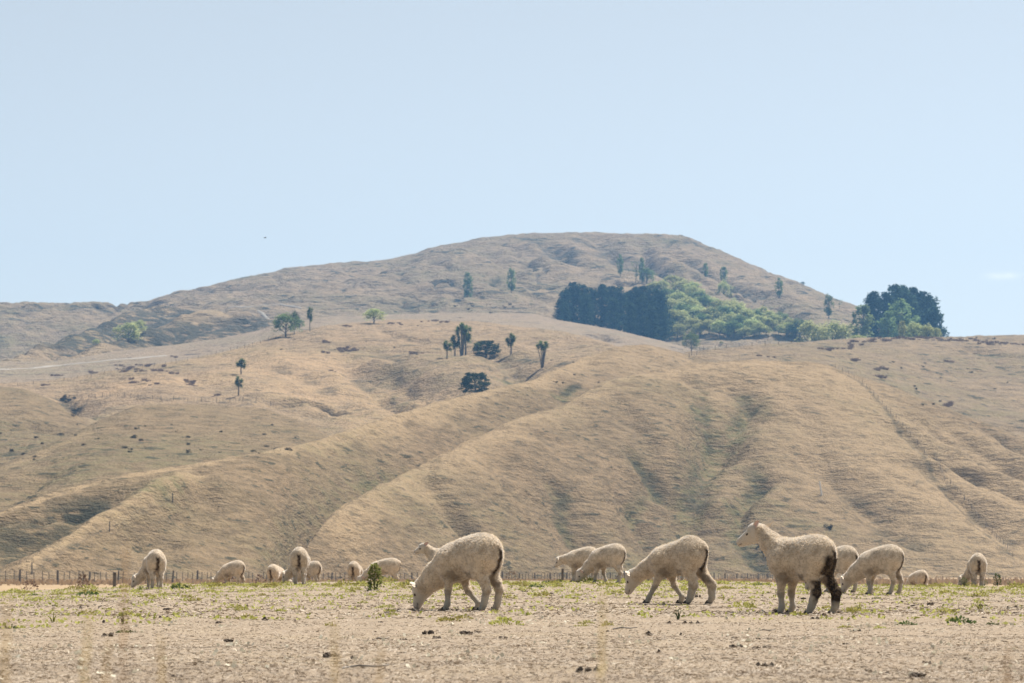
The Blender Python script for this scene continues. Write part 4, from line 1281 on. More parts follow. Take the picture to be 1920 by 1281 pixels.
tree('poplar', 959, 503, 550, 'slim poplar on the bare slope, right of two with dark shadows', None, 1.1)
tree('sparse', 996, 562, 583, 'small thin sapling on the slope left of the plantation', None, .8)
tree('sparse', 968, 552, 566, 'tiny sapling below the right one of the two slope poplars', None, .9)
tree('poplar', 1323, 493, 521, 'dark slim poplar under the summit ridge, left of two', None, 1.1)
tree('poplar', 1357, 501, 527, 'dark slim poplar under the summit ridge, right of two', None, 1.3)
tree('poplar', 1461, 522, 558, 'lone poplar on the right slope of the mountain', None, 1.2)
tree('poplar', 1554, 552, 601, 'large lone poplar near the right foot of the mountain', None, 1.25)
tree('sparse', 1575, 560, 585, 'bare leaning tree breaking the mountain outline on the right', None, 1.1)
tree('round', 1505, 528, 537, 'small dark bush standing on the mountain outline', None, 1.2)

# trees on the golden hill
tree('cabbage', 452, 672, 708, 'cabbage tree on the left slope, upper of the two in line', None, 1.35)
tree('cabbage', 447, 705, 746, 'cabbage tree on the left slope, lower of the two in line', None, 1.05)
tree('cabbage', 581, 576, 619, 'slender cabbage tree right of the pair of willows on the crest', None, .62)
tree('willow', 536, 586, 629, 'bushy green willow on the crest, larger of the touching pair', None, 1.35, mat=M_poplar)
tree('round', 552, 583, 625, 'darker upright tree in the pair on the crest', None, .62)
tree('willow', 562, 598, 618, 'pale low willow at the right edge of the pair on the crest', None, 1.2, mat=M_poplar)
tree('willow', 701, 578, 606, 'lone bright green bush on the crest of the golden hill', None, 1.75)
tree('cabbage', 838, 638, 681, 'cabbage tree with pale head, leftmost of the hollow', None, 1.2)
tree('cabbage', 853, 628, 664, 'thin cabbage tree between the leftmost and the tallest', None, 1.1)
tree('cabbage_multi', 866, 608, 664, 'tallest many-headed cabbage tree above the hollow', None, .78)
tree('cabbage', 873, 610, 660, 'cabbage tree leaning right beside the tallest one', None, .9)
tree('layered', 912, 637, 668, 'dark spreading evergreen between the cabbage trees', None, 1.45)
tree('cabbage', 893, 642, 668, 'small cabbage tree at the left edge of the spreading evergreen', None, .9)
tree('cabbage', 958, 625, 670, 'single cabbage tree with a ball head right of the evergreen', None, 1.25)
tree('cabbage_multi', 1017, 641, 694, 'cabbage tree of many pale stems, rightmost of the hollow', None, .95)
tree('layered', 891, 696, 739, 'dark dome shaped evergreen low in the fold of the hill', None, 1.12)
tree('round', 1296, 622, 662, 'dark leafy bush tree at the saddle fence', None, 1.05, mat=M_palm)
tree('round', 1352, 640, 650, 'small green bush right of the saddle bush tree', None, 1.4, mat=M_palm)
# left gully
tree('willow', 241, 604, 635, 'bright willow in the left gully, left half of the larger clump', None, 1.5)
tree('willow', 260, 600, 628, 'bright willow in the left gully, right half of the larger clump', None, 1.5)
tree('willow', 180, 636, 655, 'small bright willow lower down the left gully', None, 1.6)
tree('sparse', 96, 664, 676, 'tiny sapling at the foot of the left gully spur', None, 1.2)
# ------------------------------------------------------------------ fences
M_post = simple_mat('weathered_post', (.075, .066, .056), (.17, .15, .13), 6.0, .95, .1, .5, .01)
M_wire = simple_mat('dull_wire', (.16, .15, .14), (.24, .23, .22), 20.0, .6, .4, 0.0)
M_white = simple_mat('bleached_pole', (.62, .60, .56), (.74, .72, .68), 8.0, .7, .2, .2, .01)
def post_mesh(name, r, h, n=7, lean=.0, taper=.85):
    V, F = tube([(0, 0, -.35), (lean * .5, 0, h * .5), (lean, 0, h - .02), (lean, 0, h)], [r, r * .97, r * taper, r * taper * .6], n)
    F = [F, np.array([[3 * n + k for k in (0, 2, 4)], [3 * n + k for k in (0, 4, 6)]])]
    return mk_mesh(name, V, F, M_post, smooth=False)
POSTS = [post_mesh('post', .085, 1.16, lean=.0), post_mesh('post', .075, 1.10, lean=.05), post_mesh('post', .095, 1.22, lean=-.04)]
def batten_mesh():
    x, y = .024, .018
    V = np.array([(a * x, b * y, c) for c in (.06, .60, 1.04) for a, b in ((-1, -1), (1, -1), (1, 1), (-1, 1))])
    F = [(i * 4 + k, i * 4 + (k + 1) % 4, i * 4 + 4 + (k + 1) % 4, i * 4 + 4 + k) for i in (0, 1) for k in range(4)] + [(8, 9, 10, 11)]
    return mk_mesh('batten', V, np.array(F), M_post, smooth=False)
BATTEN = batten_mesh()
def fence(path, zf, label, spacing=4.0, battens=0, hs=1.0, group=None, wire=True, thick=1.0, keep=1.0):
    """path: list of (X, Y); posts set along it every few metres"""
    P = np.array(path, float)
    seg = np.hypot(*np.diff(P, axis=0).T); L = np.concatenate([[0], np.cumsum(seg)])
    n = int(L[-1] / spacing)
    o = P[0]
    root = empty('fence', (o[0], o[1], float(zf(o[0], o[1]))))
    tag(root, label, 'fence', group)
    tops = []
    for i in range(n + 1):
        for k in range(battens + 1):
            s = (i + k / (battens + 1)) * spacing + (RS.rand() - .5) * .3
            if s > L[-1] or s < 0: continue
            x, y = np.interp(s, L, P[:, 0]), np.interp(s, L, P[:, 1])
            z = float(zf(x, y))
            if k == 0: tops.append((x, y, z))
            elif RS.rand() > .93: continue
            if k == 0 and RS.rand() > keep: continue
            q = mesh_obj('post' if k == 0 else 'batten', POSTS[RS.randint(3)] if k == 0 else BATTEN, root)
            q.location = (x - o[0], y - o[1], z - root.location.z)
            q.rotation_euler = ((RS.rand() - .5) * .09, (RS.rand() - .5) * .09, RS.rand() * .6)
            hh = hs * (.94 + .14 * RS.rand())
            q.scale = (thick, thick, hh)
    if wire and len(tops) > 1:
        parts = []
        off = np.array(root.location)
        for hz in (.25, .50, .75, 1.0):
            parts.append(tube([np.array(t) + (0, 0, hz * hs) - off for t in tops], [.006] * len(tops), 3))
        V, F = join(parts)
        mesh_obj('wire', mk_mesh('wire', V, F, M_wire), root)
    return root
def hz(X, Y):
    return hill_top(np.array([X / Y]), np.array([Y], float), True)[0]
def hill_path(pts, step=14):
    out = []
    for (a, b), (c, d) in zip(pts[:-1], pts[1:]):
        n = max(1, int(math.hypot(c - a, d - b) / step))
        for i in range(n): out.append(on_hill(a + (c - a) * i / n, b + (d - b) * i / n)[:2])
    out.append(on_hill(*pts[-1])[:2])
    q = np.array(out)
    for _ in range(2):
        q[1:-1] = (q[:-2] + q[1:-1] * 2 + q[2:]) / 4
    return [tuple(v) for v in q]
def fpt(px, d): return (ue(px, 1092)[0] * d, d)
fence([fpt(px, d) for px, d in ((-90, 228), (0, 233), (150, 240), (300, 250), (500, 266), (700, 284), (900, 304), (1100, 328), (1300, 356), (1480, 388))],
      lambda x, y: gz(x, y), 'long post and batten wire fence on the flats behind the sheep', 4.0, 4, 1.0, thick=1.15)
fence(hill_path([(166, 757), (210, 752), (300, 753), (400, 755), (480, 758), (520, 769)]), hz, 'fence along the top of the rounded left paddock below the two cabbage trees', 3.4, 3, .9, thick=.7)
fence(hill_path([(2, 722), (130, 711), (230, 694), (345, 676), (400, 667), (440, 655), (500, 638), (524, 631)]), hz, 'fence climbing beside the reddish rushes to the pair of willows on the crest', 4.5, 1, .85, thick=.65)
fence(hill_path([(1566, 690), (1600, 708), (1650, 762), (1700, 822), (1760, 893), (1830, 978), (1900, 1050)]), hz, 'fence running straight down the golden right flank of the front hill', 3.4, 1, .8, thick=.5)
fence(hill_path([(1292, 668), (1340, 655), (1420, 646), (1500, 641)]), hz, 'short fence from the saddle bush along the plateau edge', 12.0, 0, .95, thick=.7)
fence(hill_path([(60, 1074), (130, 1036), (210, 992), (290, 953), (350, 921), (374, 906)], 20), hz, 'sparse fence up the bright grass spur on the left', 24.0, 0, .95, wire=True, thick=.8)
fence(hill_path([(300, 573), (335, 578), (380, 583)]), hz, 'tiny far fence across the saddle left of the mountain', 6.0, 0, 1.2, wire=False, thick=1.4)

# farm road on the terrace
def road_material():
    m, t, out = new_mat('pale_road_metal')
    n = noise(t, mapping(t, (1, 1, 1)), .35, 5.0, .6)
    bsdf(t, out, mixc(t, ramp(t, n, .3, .7), (.235, .205, .165), (.31, .28, .235)), .95, .1)
    return m
M_road = road_material()
def road(pts, wid, name='farm_road'):
    P = np.array(hill_path(pts, 6))
    d = np.gradient(P, axis=0); d /= np.linalg.norm(d, axis=1)[:, None]
    nrm = np.stack([-d[:, 1], d[:, 0]], 1)
    rows = []
    for s in np.linspace(-.5, .5, 6):
        q = P + nrm * s * wid
        rows.append(np.stack([q[:, 0], q[:, 1], hill_top(q[:, 0] / q[:, 1], q[:, 1], True) + .22 * (1 - (2 * abs(s)) ** 4)], 1))
    V = np.stack(rows, 1)
    o = mesh_obj(name, mk_mesh(name, V.reshape(-1, 3), grid_faces(V.shape[0], V.shape[1]), M_road))
    tag(o, kind='structure')
road([(-60, 699), (0, 695), (60, 690), (130, 684), (230, 675), (310, 667)], 3.2)
road([(428, 585), (470, 583), (520, 581), (565, 580)], 1.3)
road([(484, 590), (500, 595), (520, 603)], 1.3)

# leaning white pole and a stump on the front hill
X, Y, z = on_hill(1541, 940)
V, F = tube([(0, 0, -.3), (-.12, 0, .9), (-.36, 0, 2.4)], [.16, .14, .10], 8)
o = mesh_obj('leaning_pole', mk_mesh('leaning_pole', V, [F, np.array([[16 + k for k in (0, 2, 4)], [16 + k for k in (0, 4, 6)]])], M_white)); o.location = (X, Y, z)
tag(o, 'bleached white pole leaning left on the face of the front hill', 'pole')
def stub(px, top, d, h, r, label):
    u = ue(px, 1090)[0]
    V, F = tube([(0, 0, -.3), (.01, 0, h * .5), (.02, 0, h)], [r, r, r * .92], 9)
    o = mesh_obj('stub_post', mk_mesh('stub_post', V, [F, np.array([[18 + k for k in (0, 2, 4, 6)], [18 + k for k in (0, 6, 7, 8)]])], M_post, smooth=False))
    zt = EYE + ue(px, top)[1] * d
    o.location = (u * d, d, max(gz(u * d, d), zt - h))
    tag(o, label, 'post')
stub(214, 1081, 92, 1.15, .055, 'lone dark stub post standing before the fence on the left')
stub(1054, 1077, 96, 1.2, .045, 'lone dark post just left of the sheep lifting its head')

# ------------------------------------------------------------------ rushes and scrub on the hills
def blades_mesh(name, n, h, spread, wid, mat, seed, lean=.35, seg=1):
    g = np.random.RandomState(seed)
    a = g.rand(n) * 6.283; r = spread * np.sqrt(g.rand(n))
    b = np.stack([r * np.cos(a), r * np.sin(a), np.full(n, -.05 * h)], 1)
    L = h * (.55 + .45 * g.rand(n))
    dirn = np.stack([np.cos(a) * lean * r / spread + .15 * g.normal(size=n), np.sin(a) * lean * r / spread + .15 * g.normal(size=n), np.ones(n)], 1)
    t = b + dirn * L[:, None]
    th = g.rand(n) * 6.283
    s = np.stack([np.cos(th), np.sin(th), np.zeros(n)], 1) * wid
    V = np.stack([b - s, b + s, t + s * .4, t - s * .4], 1).reshape(-1, 3)
    return mk_mesh(name, V, np.arange(4 * n).reshape(-1, 4), mat, smooth=False, attrs={'tint': np.repeat(g.rand(n), 4)})
RUSH = [blades_mesh('rush_clump', 70, .70, .50, .045, M_rush, 200 + i, .5) for i in range(4)]
def scrub_mesh(seed):
    g = np.random.RandomState(seed)
    c = np.stack([.2 * g.normal(size=9), .2 * g.normal(size=9), .12 + .34 * g.rand(9)], 1)
    V, F, t = leaves(c, np.full((9, 3), .22), 16, .07, g, .4, 1.3, .4)
    return mk_mesh('scrub_bush', V, F, M_shrub, smooth=False, attrs={'tint': t})
SCRUB = [scrub_mesh(300 + i) for i in range(3)]
def scatter(meshes, name, cat, patches, label_group, s0=1.0):
    for px, py, n, sx, sy, s, label in patches:
        for i in range(n):
            X, Y, z = on_hill(px + sx * (RS.rand() * 2 - 1), py + sy * (RS.rand() * 2 - 1))
            o = mesh_obj(name, meshes[RS.randint(len(meshes))])
            o.location = (X, Y, z - .05)
            o.rotation_euler = (0, 0, RS.rand() * 6.28)
            q = s * s0 * (.7 + .6 * RS.rand())
            q *= .85
            o.scale = (q * (.9 + .4 * RS.rand()), q * (.9 + .4 * RS.rand()), q)
            tag(o, label, cat, label_group)
G4 = 'brown rush clumps on the hill paddocks'
scatter(RUSH, 'rush_clump', 'rush', [
    (1568, 651, 12, 30, 2.5, 1.1, 'brown rush in the left end patch of the plateau rush rows'),
    (1620, 643, 15, 28, 4.5, 1.2, 'brown rush in the dense patch below the lone slim poplar'),
    (1720, 639, 40, 75, 4, 1.2, 'brown rush in the long row under the skyline pines'),
    (1820, 637, 20, 45, 3, 1.1, 'brown rush in the row right of the skyline pines'),
    (1865, 645, 14, 32, 4, 1.1, 'brown rush in the patch above the small green gully'),
    (1610, 677, 4, 9, 1.5, 1.1, 'brown rush in the small clump nearest the top of the right fence'),
    (1652, 692, 6, 10, 2, 1.2, 'brown rush in the upper of two clumps beside the dome edge'),
    (1652, 708, 5, 9, 1.5, 1.1, 'brown rush in the lower of two clumps beside the dome edge'),
    (1780, 680, 4, 9, 1.5, 1.0, 'brown rush in the short row on the open plateau'),
    (1783, 760, 6, 12, 2, 1.2, 'brown rush in the clump just above the dome edge on the right'),
    (1830, 668, 2, 5, 1, .9, 'brown rush beside the gully on the far right plateau'),
    (1905, 643, 4, 14, 2, 1.0, 'brown rush at the right frame edge on the skyline'),
    (1436, 672, 6, 18, .8, .8, 'low rush on the line across the top of the dome'),
    (262, 690, 34, 48, 8, 1.1, 'reddish brown rush in the large patch below the farm road'),
    (272, 727, 10, 28, 5, 1.0, 'brown rush in the scattered patch below the large reddish one'),
    (352, 722, 9, 14, 5, 1.0, 'brown rush in the patch left of the two cabbage trees'),
    (315, 705, 8, 18, 4, 1.0, 'brown rush at the right tail of the large reddish patch'),
    (182, 697, 6, 13, 2, 1.0, 'brown rush at the left tip of the large reddish patch'),
    (87, 725, 4, 8, 2, 1.0, 'brown rush alone on the slope near the left edge'),
    (108, 704, 6, 13, 1.5, 1.0, 'brown rush between the farm road and the fence at left'),
    (325, 669, 3, 8, 1, 1.0, 'brown rush close under the farm road'),
    (648, 656, 12, 19, 5, 1.1, 'brown rush in the patch at the middle of the golden face'),
    (614, 646, 4, 11, 1.5, 1.0, 'brown rush just above left of the middle patch'),
    (611, 666, 4, 8, 1.5, 1.0, 'brown rush left of the middle patch'),
    (783, 660, 7, 15, 3, 1.1, 'brown rush in the patch left of the cabbage tree hollow'),
    (741, 607, 6, 14, 1.2, 1.0, 'brown rush on the crest right of the lone bright bush'),
    (650, 611, 3, 7, 1, 1.0, 'brown rush on the crest left of the lone bright bush'),
    (803, 602, 8, 18, 1.2, 1.0, 'brown rush on the crest above the cabbage tree hollow'),
    (832, 604, 4, 9, 2, 1.0, 'brown rush at the right end of the crest rushes'),
    (402, 744, 4, 10, 1.5, .9, 'brown rush behind the fence below the two cabbage trees'),
    (627, 711, 3, 9, 1.5, .8, 'brown rush alone on the bare golden slope')], G4)
scatter(SCRUB, 'scrub_bush', 'bush', [
    (128, 750, 7, 12, 7, 1.4, 'dark scrub bush at the head of the fold left of the paddock fence'),
    (145, 775, 5, 10, 7, 1.2, 'dark scrub bush lower in the fold left of the paddock fence'),
    (340, 825, 34, 230, 32, .75, 'tiny dark bush dotted over the rounded left paddock'),
    (60, 830, 10, 60, 40, .9, 'small dark bush on the low shoulder at the left edge'),
    (1780, 720, 16, 120, 45, .8, 'small dark bush dotted over the right plateau'),
    (880, 578, 6, 30, 6, 1.5, 'dark scrub bush at the foot of the mountain left of the slope poplars'),
    (930, 582, 8, 40, 6, 1.6, 'dark scrub bush at the foot of the mountain under the slope poplars'),
    (1100, 700, 6, 80, 30, .7, 'tiny dark bush on the saddle above the front hill'),
    (1780, 634, 5, 110, 2, 1.1, 'dark bush on the right skyline'),
    (700, 640, 14, 180, 45, .7, 'tiny dark bush dotted over the golden face'),
    (1440, 1040, 8, 30, 20, 1.5, 'dark green bush in the gully behind the raised sheep head'),
    (1553, 1000, 1, 2, 2, 1.6, 'dark bush on the front hill above the back of the standing sheep'),
    (1460, 1070, 3, 12, 5, 1.2, 'dark bush at the foot of the front hill behind the raised sheep head')], 'scattered scrub bushes on the hills')

# ------------------------------------------------------------------ weeds, clods and straw on the paddock
M_weed = leaf_material('yellow_green_weed', (.235, .230, .055), (.385, .355, .120), .4)
M_weed2 = leaf_material('grey_green_weed', (.055, .085, .030), (.115, .150, .055), .30)
def weed_mesh(seed, mat, n=80, r=.085, h=.055):
    g = np.random.RandomState(seed)
    a = g.rand(n) * 6.283; q = np.sqrt(g.rand(n))
    lob = 1 + .35 * np.sin(a * 3 + seed)
    P = np.stack([r * q * lob * np.cos(a), r * q * lob * np.sin(a), h * (1 - .6 * q) * (.3 + .7 * g.rand(n))], 1)
    d = np.stack([np.cos(a) * (.4 + q), np.sin(a) * (.4 + q), .7 - .5 * q + .3 * g.rand(n)], 1); d /= np.linalg.norm(d, axis=1)[:, None]
    s = np.cross(d, g.normal(size=(n, 3))); s /= np.linalg.norm(s, axis=1)[:, None]
    L = .021 * (.6 + .8 * g.rand(n))[:, None]; wd = s * L * .42
    V = np.stack([P, P + d * L * .55 + wd, P + d * L * 1.15, P + d * L * .55 - wd], 1).reshape(-1, 3)
    return mk_mesh('weed', V, np.arange(4 * n).reshape(-1, 4), mat, smooth=False, attrs={'tint': np.repeat(g.rand(n), 4)})
WEED = [weed_mesh(400 + i, M_weed, 80 + 12 * i, .075 + .012 * i, .05 + .008 * i) for i in range(4)] + [weed_mesh(410, M_weed2, 80, .08, .05)]
def crest_row(px): return HORY + (EYE - crest_z((px - 960) / FPX)) / 52.0 * FPX
def paddock_spots(n, f, rng):
    """n points of the paddock as the photo spreads them: f gives the row below the brow"""
    out = []
    for i in range(n):
        px = rng.rand() * 2060 - 70
        row = crest_row(px) + f(rng)
        X, Y = ground_at(px, row, 9.5, 53.0)
        X += .2 * rng.normal(); Y *= 1 + .012 * rng.normal()
        out.append((X, Y))
    return out
LAND = [(150, 'at the left edge'), (360, 'near the far left sheep'), (490, 'near the second sheep from the left'), (630, 'near the sheep seen squarely from behind'), (770, 'near the tall thistle'), (960, 'near the large grazing sheep'),
        (1080, 'right of the large grazing sheep'), (1180, 'near the sheep lifting its head'), (1350, 'near the lean walking sheep'), (1440, 'left of the standing sheep'), (1590, 'near the dirty standing sheep'), (1710, 'near the clean round sheep'), (1800, 'left of the far right sheep'), (9999, 'at the right edge')]
def where(X, Y):
    px = 960 + X / Y * FPX
    z = 'on the brow' if Y > 40 else ('in the middle paddock' if Y > 21 else 'in the near foreground')
    l = next(n for lim_, n in LAND if px < lim_)
    if Y <= 21: l = l.replace('near the', 'below the').replace('right of the', 'below and right of the').replace('left of the', 'below and left of the')
    return z + ', ' + l
g = np.random.RandomState(5)
near_rows = lambda r: (r.exponential(9.0) if r.rand() < .8 else r.rand() * 90) + .2
for i, (X, Y) in enumerate(paddock_spots(270, near_rows, g)):
    o = mesh_obj('weed', WEED[4] if g.rand() < .08 else WEED[g.randint(4)])
    o.location = (X, Y, gz(X, Y) - .006); o.rotation_euler = (0, 0, g.rand() * 6.28)
    s = (.55 + .85 * g.rand() ** 2) * (1.15 if Y > 38 else .8)
    o.scale = (s, s, s * (.8 + .5 * g.rand()))
    tag(o, 'low green weed ' + where(X, Y), 'weed', 'low weeds strewn over the paddock')
# the countless smaller leaves along the brow
def spread(name, n, rows, seed, mat, size, label, tall=.02, asp=.45):
    g = np.random.RandomState(seed)
    S = np.array(paddock_spots(n, rows, g))
    k = 5
    C = np.repeat(S, k, 0) + g.normal(size=(n * k, 2)) * .035
    z = ground_z(C[:, 0], C[:, 1])
    P = np.stack([C[:, 0], C[:, 1], z + tall * g.rand(n * k)], 1)
    d = g.normal(size=(n * k, 3)); d[:, 2] = np.abs(d[:, 2]) * .5; d /= np.linalg.norm(d, axis=1)[:, None]
    s = np.cross(d, g.normal(size=(n * k, 3))); s /= np.linalg.norm(s, axis=1)[:, None]
    L = size * (.5 + g.rand(n * k))[:, None]
    V = np.stack([P, P + d * L * .5 + s * L * asp, P + d * L, P + d * L * .5 - s * L * asp], 1).reshape(-1, 3)
    o = mesh_obj(name, mk_mesh(name, V, np.arange(4 * n * k).reshape(-1, 4), mat, smooth=False, attrs={'tint': np.repeat(g.rand(n * k), 4)}))
    tag(o, label, None, None, 'stuff')
spread('weed_scatter', 3600, lambda r: (r.exponential(8.0) if r.rand() < .85 else r.rand() * 70) + .2, 21, M_weed, .026, 'small yellow green weed leaves thick along the brow of the paddock')
M_pale = leaf_material('bleached_leaf', (.42, .37, .29), (.62, .57, .47), .2)
spread('bleached_leaves', 260, lambda r: r.rand() * 170 + 2, 22, M_pale, .020, 'pale bleached leaves lying on the dry ground', .012)
M_clod = simple_mat('dark_clod', (.050, .040, .032), (.120, .094, .074), 35.0, .95, .1, .8, .01)
def clod_mesh(seed):
    g = np.random.RandomState(seed)
    parts = []
    for i in range(1 + seed % 3):
        V, F = ball((.03 * g.normal() * (i > 0), .03 * g.normal() * (i > 0), .010), (.026 + .014 * g.rand(), .022 + .012 * g.rand(), .017 + .010 * g.rand()), None, 8, 6)
        V = V + .006 * g.normal(size=V.shape)
        parts.append((V, F))
    V, F = join(parts)
    return mk_mesh('clod', V, F, M_clod, smooth=False)
CLOD = [clod_mesh(500 + i) for i in range(6)]
for X, Y in paddock_spots(210, lambda r: (r.exponential(22) if r.rand() < .6 else r.rand() * 175) + .5, g):
    o = mesh_obj('clod', CLOD[g.randint(6)])
    o.location = (X, Y, gz(X, Y) - .002); o.rotation_euler = (0, 0, g.rand() * 6.28)
    s = .26 + .46 * g.rand() ** 2
    o.scale = (s, s, s)
    tag(o, 'small dark clod ' + where(X, Y), 'clod', 'dark clods strewn over the paddock')

# dead straw lying over the whole near paddock
def straw_material():
    m, t, out = new_mat('dead_straw')
    r = t.nodes.new('ShaderNodeValToRGB')
    e = r.color_ramp.elements
    e[0].position = 0; e[0].color = (.17, .13, .098, 1)
    e[1].position = 1; e[1].color = (.66, .59, .50, 1)
    for p, c in ((.25, (.25, .198, .148, 1)), (.55, (.345, .282, .215, 1)), (.85, (.53, .44, .34, 1))):
        q = e.new(p); q.color = c
    t.links.new(attr(t, 'tint').outputs['Fac'], r.inputs[0])
    b = bsdf(t, out, r.outputs[0], .75, .25)
    return m
M_straw = straw_material()
def straw(n, seed, iy0, iy1, lmul, wmul):
    g = np.random.RandomState(seed)
    Y = 1.0 / (iy0 + (iy1 - iy0) * g.rand(n))
    px = g.rand(n) * 2640 - 360
    X = (px - 960) / FPX * Y
    z = ground_z(X, Y)
    patch = vnoise(X / .35, Y / .5, seed=3) * .5 + .5
    a = g.rand(n) * 6.283; tilt = np.abs(g.normal(size=n)) * .14 + (g.rand(n) < .05) * .5
    L = (.018 + .042 * g.rand(n)) * lmul
    d = np.stack([np.cos(a) * np.cos(tilt), np.sin(a) * np.cos(tilt), np.sin(tilt)], 1)
    s = np.cross(d, [0, 0, 1.0]); s /= np.linalg.norm(s, axis=1)[:, None] + 1e-9
    s = s + np.array([0, 0, 1.0]) * (.6 * g.normal(size=n))[:, None]
    wd = s * (.0013 + .0016 * g.rand(n))[:, None] * wmul
    P = np.stack([X, Y, z + .001 + .005 * g.rand(n)], 1)
    V = np.stack([P - wd, P + wd, P + d * L[:, None] + wd * .5, P + d * L[:, None] - wd * .5], 1).reshape(-1, 3)
    tint = np.clip(.5 * g.rand(n) + .35 * patch + .22 * (g.rand(n) < .12), 0, 1)
    me = mk_mesh('dead_straw', V, np.arange(4 * n).reshape(-1, 4), M_straw, smooth=False, attrs={'tint': np.repeat(tint, 4)})
    o = mesh_obj('dead_straw', me)
    tag(o, 'short dead straw lying flat over the dry paddock', None, None, 'stuff')
straw(165000, 31, 1 / 9.2, 1 / 22.0, .5, .65)
straw(68000, 32, 1 / 22.0, 1 / 53.0, .9, 1.5)

# sticks
M_stick = simple_mat('grey_stick', (.16, .14, .12), (.34, .31, .28), 30.0, .9, .1, .3, .003)
def stick(px, row, L, r, ang, label):
    X, Y = ground_at(px, row)
    z = gz(X, Y)
    c, s = math.cos(ang) * L / 2, math.sin(ang) * L / 2
    V, F = tube([(-c, -s, .006), (-c * .3, -s * .3 + .01, .016), (c * .4, s * .4 - .006, .012), (c, s, .018)], [r * .8, r, r * .9, r * .5], 6)
    o = mesh_obj('stick', mk_mesh('stick', V, F, M_stick)); o.location = (X, Y, z)
    tag(o, label, 'stick')
stick(686, 1264, .19, .0045, .15, 'pale straight stick lying at the bottom edge left of centre')
stick(714, 1200, .10, .005, .3, 'short dark stick on the ground below the large grazing sheep')
stick(1172, 1182, .16, .005, -.1, 'grey stick on the ground below the lean walking sheep')
stick(1436, 1188, .12, .004, .2, 'thin stick on the ground below the raised sheep head')

# thistle and tall weeds on the brow
M_thistle = leaf_material('thistle_leaves', (.120, .150, .045), (.250, .270, .085), .40)
def tall_weed(px, row, top, wide, label, mat, nm='thistle', n=170, seed=1, d=None):
    g = np.random.RandomState(600 + seed)
    X, Y = ground_at(px, row) if d is None else (ue(px, row)[0] * d, d)
    z = gz(X, Y)
    h = max(.08, EYE + ue(px, top)[1] * Y - z)
    root = empty(nm, (X, Y, z)); tag(root, label, 'weed')
    k = g.rand(n) ** .8
    a = g.rand(n) * 6.283
    prof = wide * np.sin(np.pi * np.clip(.16 + k * .82, 0, 1)) ** .8
    r = prof * g.rand(n) ** .5
    P = np.stack([r * np.cos(a), r * np.sin(a), h * (.04 + .94 * k)], 1)
    dr = np.stack([np.cos(a), np.sin(a), .5 * g.normal(size=n) + .2], 1); dr /= np.linalg.norm(dr, axis=1)[:, None]
    s = np.cross(dr, g.normal(size=(n, 3))); s /= np.linalg.norm(s, axis=1)[:, None]
    L = (.055 * h / .36 * (.5 + .7 * g.rand(n)))[:, None]
    V = np.stack([P, P + dr * L * .5 + s * L * .30, P + dr * L, P + dr * L * .5 - s * L * .30], 1).reshape(-1, 3)
    mesh_obj('foliage', mk_mesh('foliage', V, np.arange(4 * n).reshape(-1, 4), mat, smooth=False, attrs={'tint': np.repeat(np.clip(k * .6 + .4 * g.rand(n), 0, 1), 4)}), root)
    st = []
    for i in range(5):
        aa = i * 1.3; rr = wide * (.5 if i else 0)
        st.append(tube([(0, 0, -.02), (rr * .5 * math.cos(aa), rr * .5 * math.sin(aa), h * .4), (rr * math.cos(aa), rr * math.sin(aa), h * (.95 if i == 0 else .6))], [.006, .004, .002], 5))
    V, F = join(st)
    mesh_obj('stem', mk_mesh('stem', V, F, mat, attrs={'tint': np.full(len(V), .3)}), root)
tall_weed(702, 1108, 1058, .085, 'tall bushy green thistle on the brow in front of the long bodied sheep', M_thistle, n=330, seed=1)
tall_weed(690, 1109, 1098, .07, 'low dark green foot of weed at the left of the tall thistle', M_weed2, 'weed', 90, 2)
tall_weed(1808, 1101, 1083, .07, 'grey green weed just left of the far right sheep', M_weed2, 'weed', 120, 3)
tall_weed(1870, 1098, 1076, .08, 'pointed grey green weed right of the far right sheep', M_weed2, 'weed', 140, 4)
tall_weed(1846, 1098, 1088, .08, 'low grey green weed between the far right sheep and the pointed weed', M_weed2, 'weed', 100, 5)
tall_weed(1893, 1098, 1089, .06, 'small grey green weed at the far right of the brow', M_weed2, 'weed', 80, 6)
tall_weed(262, 1104, 1096, .07, 'dark green tuft in front of the far left sheep', M_weed2, 'weed', 90, 7)
tall_weed(1838, 1146, 1142, .11, 'flat bright weed patch on the right foreground', M_weed, 'weed', 90, 8)
tall_weed(1612, 1144, 1137, .07, 'bright green weed right of the dirty hind legs', M_weed, 'weed', 90, 9)
tall_weed(230, 1172, 1163, .04, 'dark green weed tuft in the left foreground', M_weed2, 'weed', 70, 10)
tall_weed(1272, 1162, 1154, .06, 'olive weed tuft below the lean walking sheep', M_weed2, 'weed', 70, 11)
tall_weed(1410, 1137, 1131, .08, 'flat olive weed left of the standing sheep', M_weed, 'weed', 80, 12)
tall_weed(100, 1165, 1158, .10, 'patch of yellow weed in the left foreground', M_weed, 'weed', 90, 13)
M_dock = leaf_material('brown_dock', (.115, .070, .042), (.200, .130, .080), .15)
for i, (px, top, d, wd, lab) in enumerate([(155, 1077, 150, .28, 'rusty brown dock plant on the flats at the far left'), (1165, 1074, 210, .5, 'brown dry bush on the flats behind the grazing sheep right of centre'),
        (960, 1071, 240, .7, 'brown dry bush on the flats right of the large grazing sheep'), (430, 1079, 170, .4, 'brown dry weed on the flats near the second sheep'), (55, 1088, 150, .5, 'thin brown dry stems on the flats at the left edge'), (1462, 1072, 300, .5, 'dark bush by the right end of the flats fence'),
        (487, 1078, 190, .4, 'brown dry weed on the flats left of the small sheep')]):
    tall_weed(px, 1096, top, wd, lab, M_dock, 'dry_dock', 130, 20 + i, d)

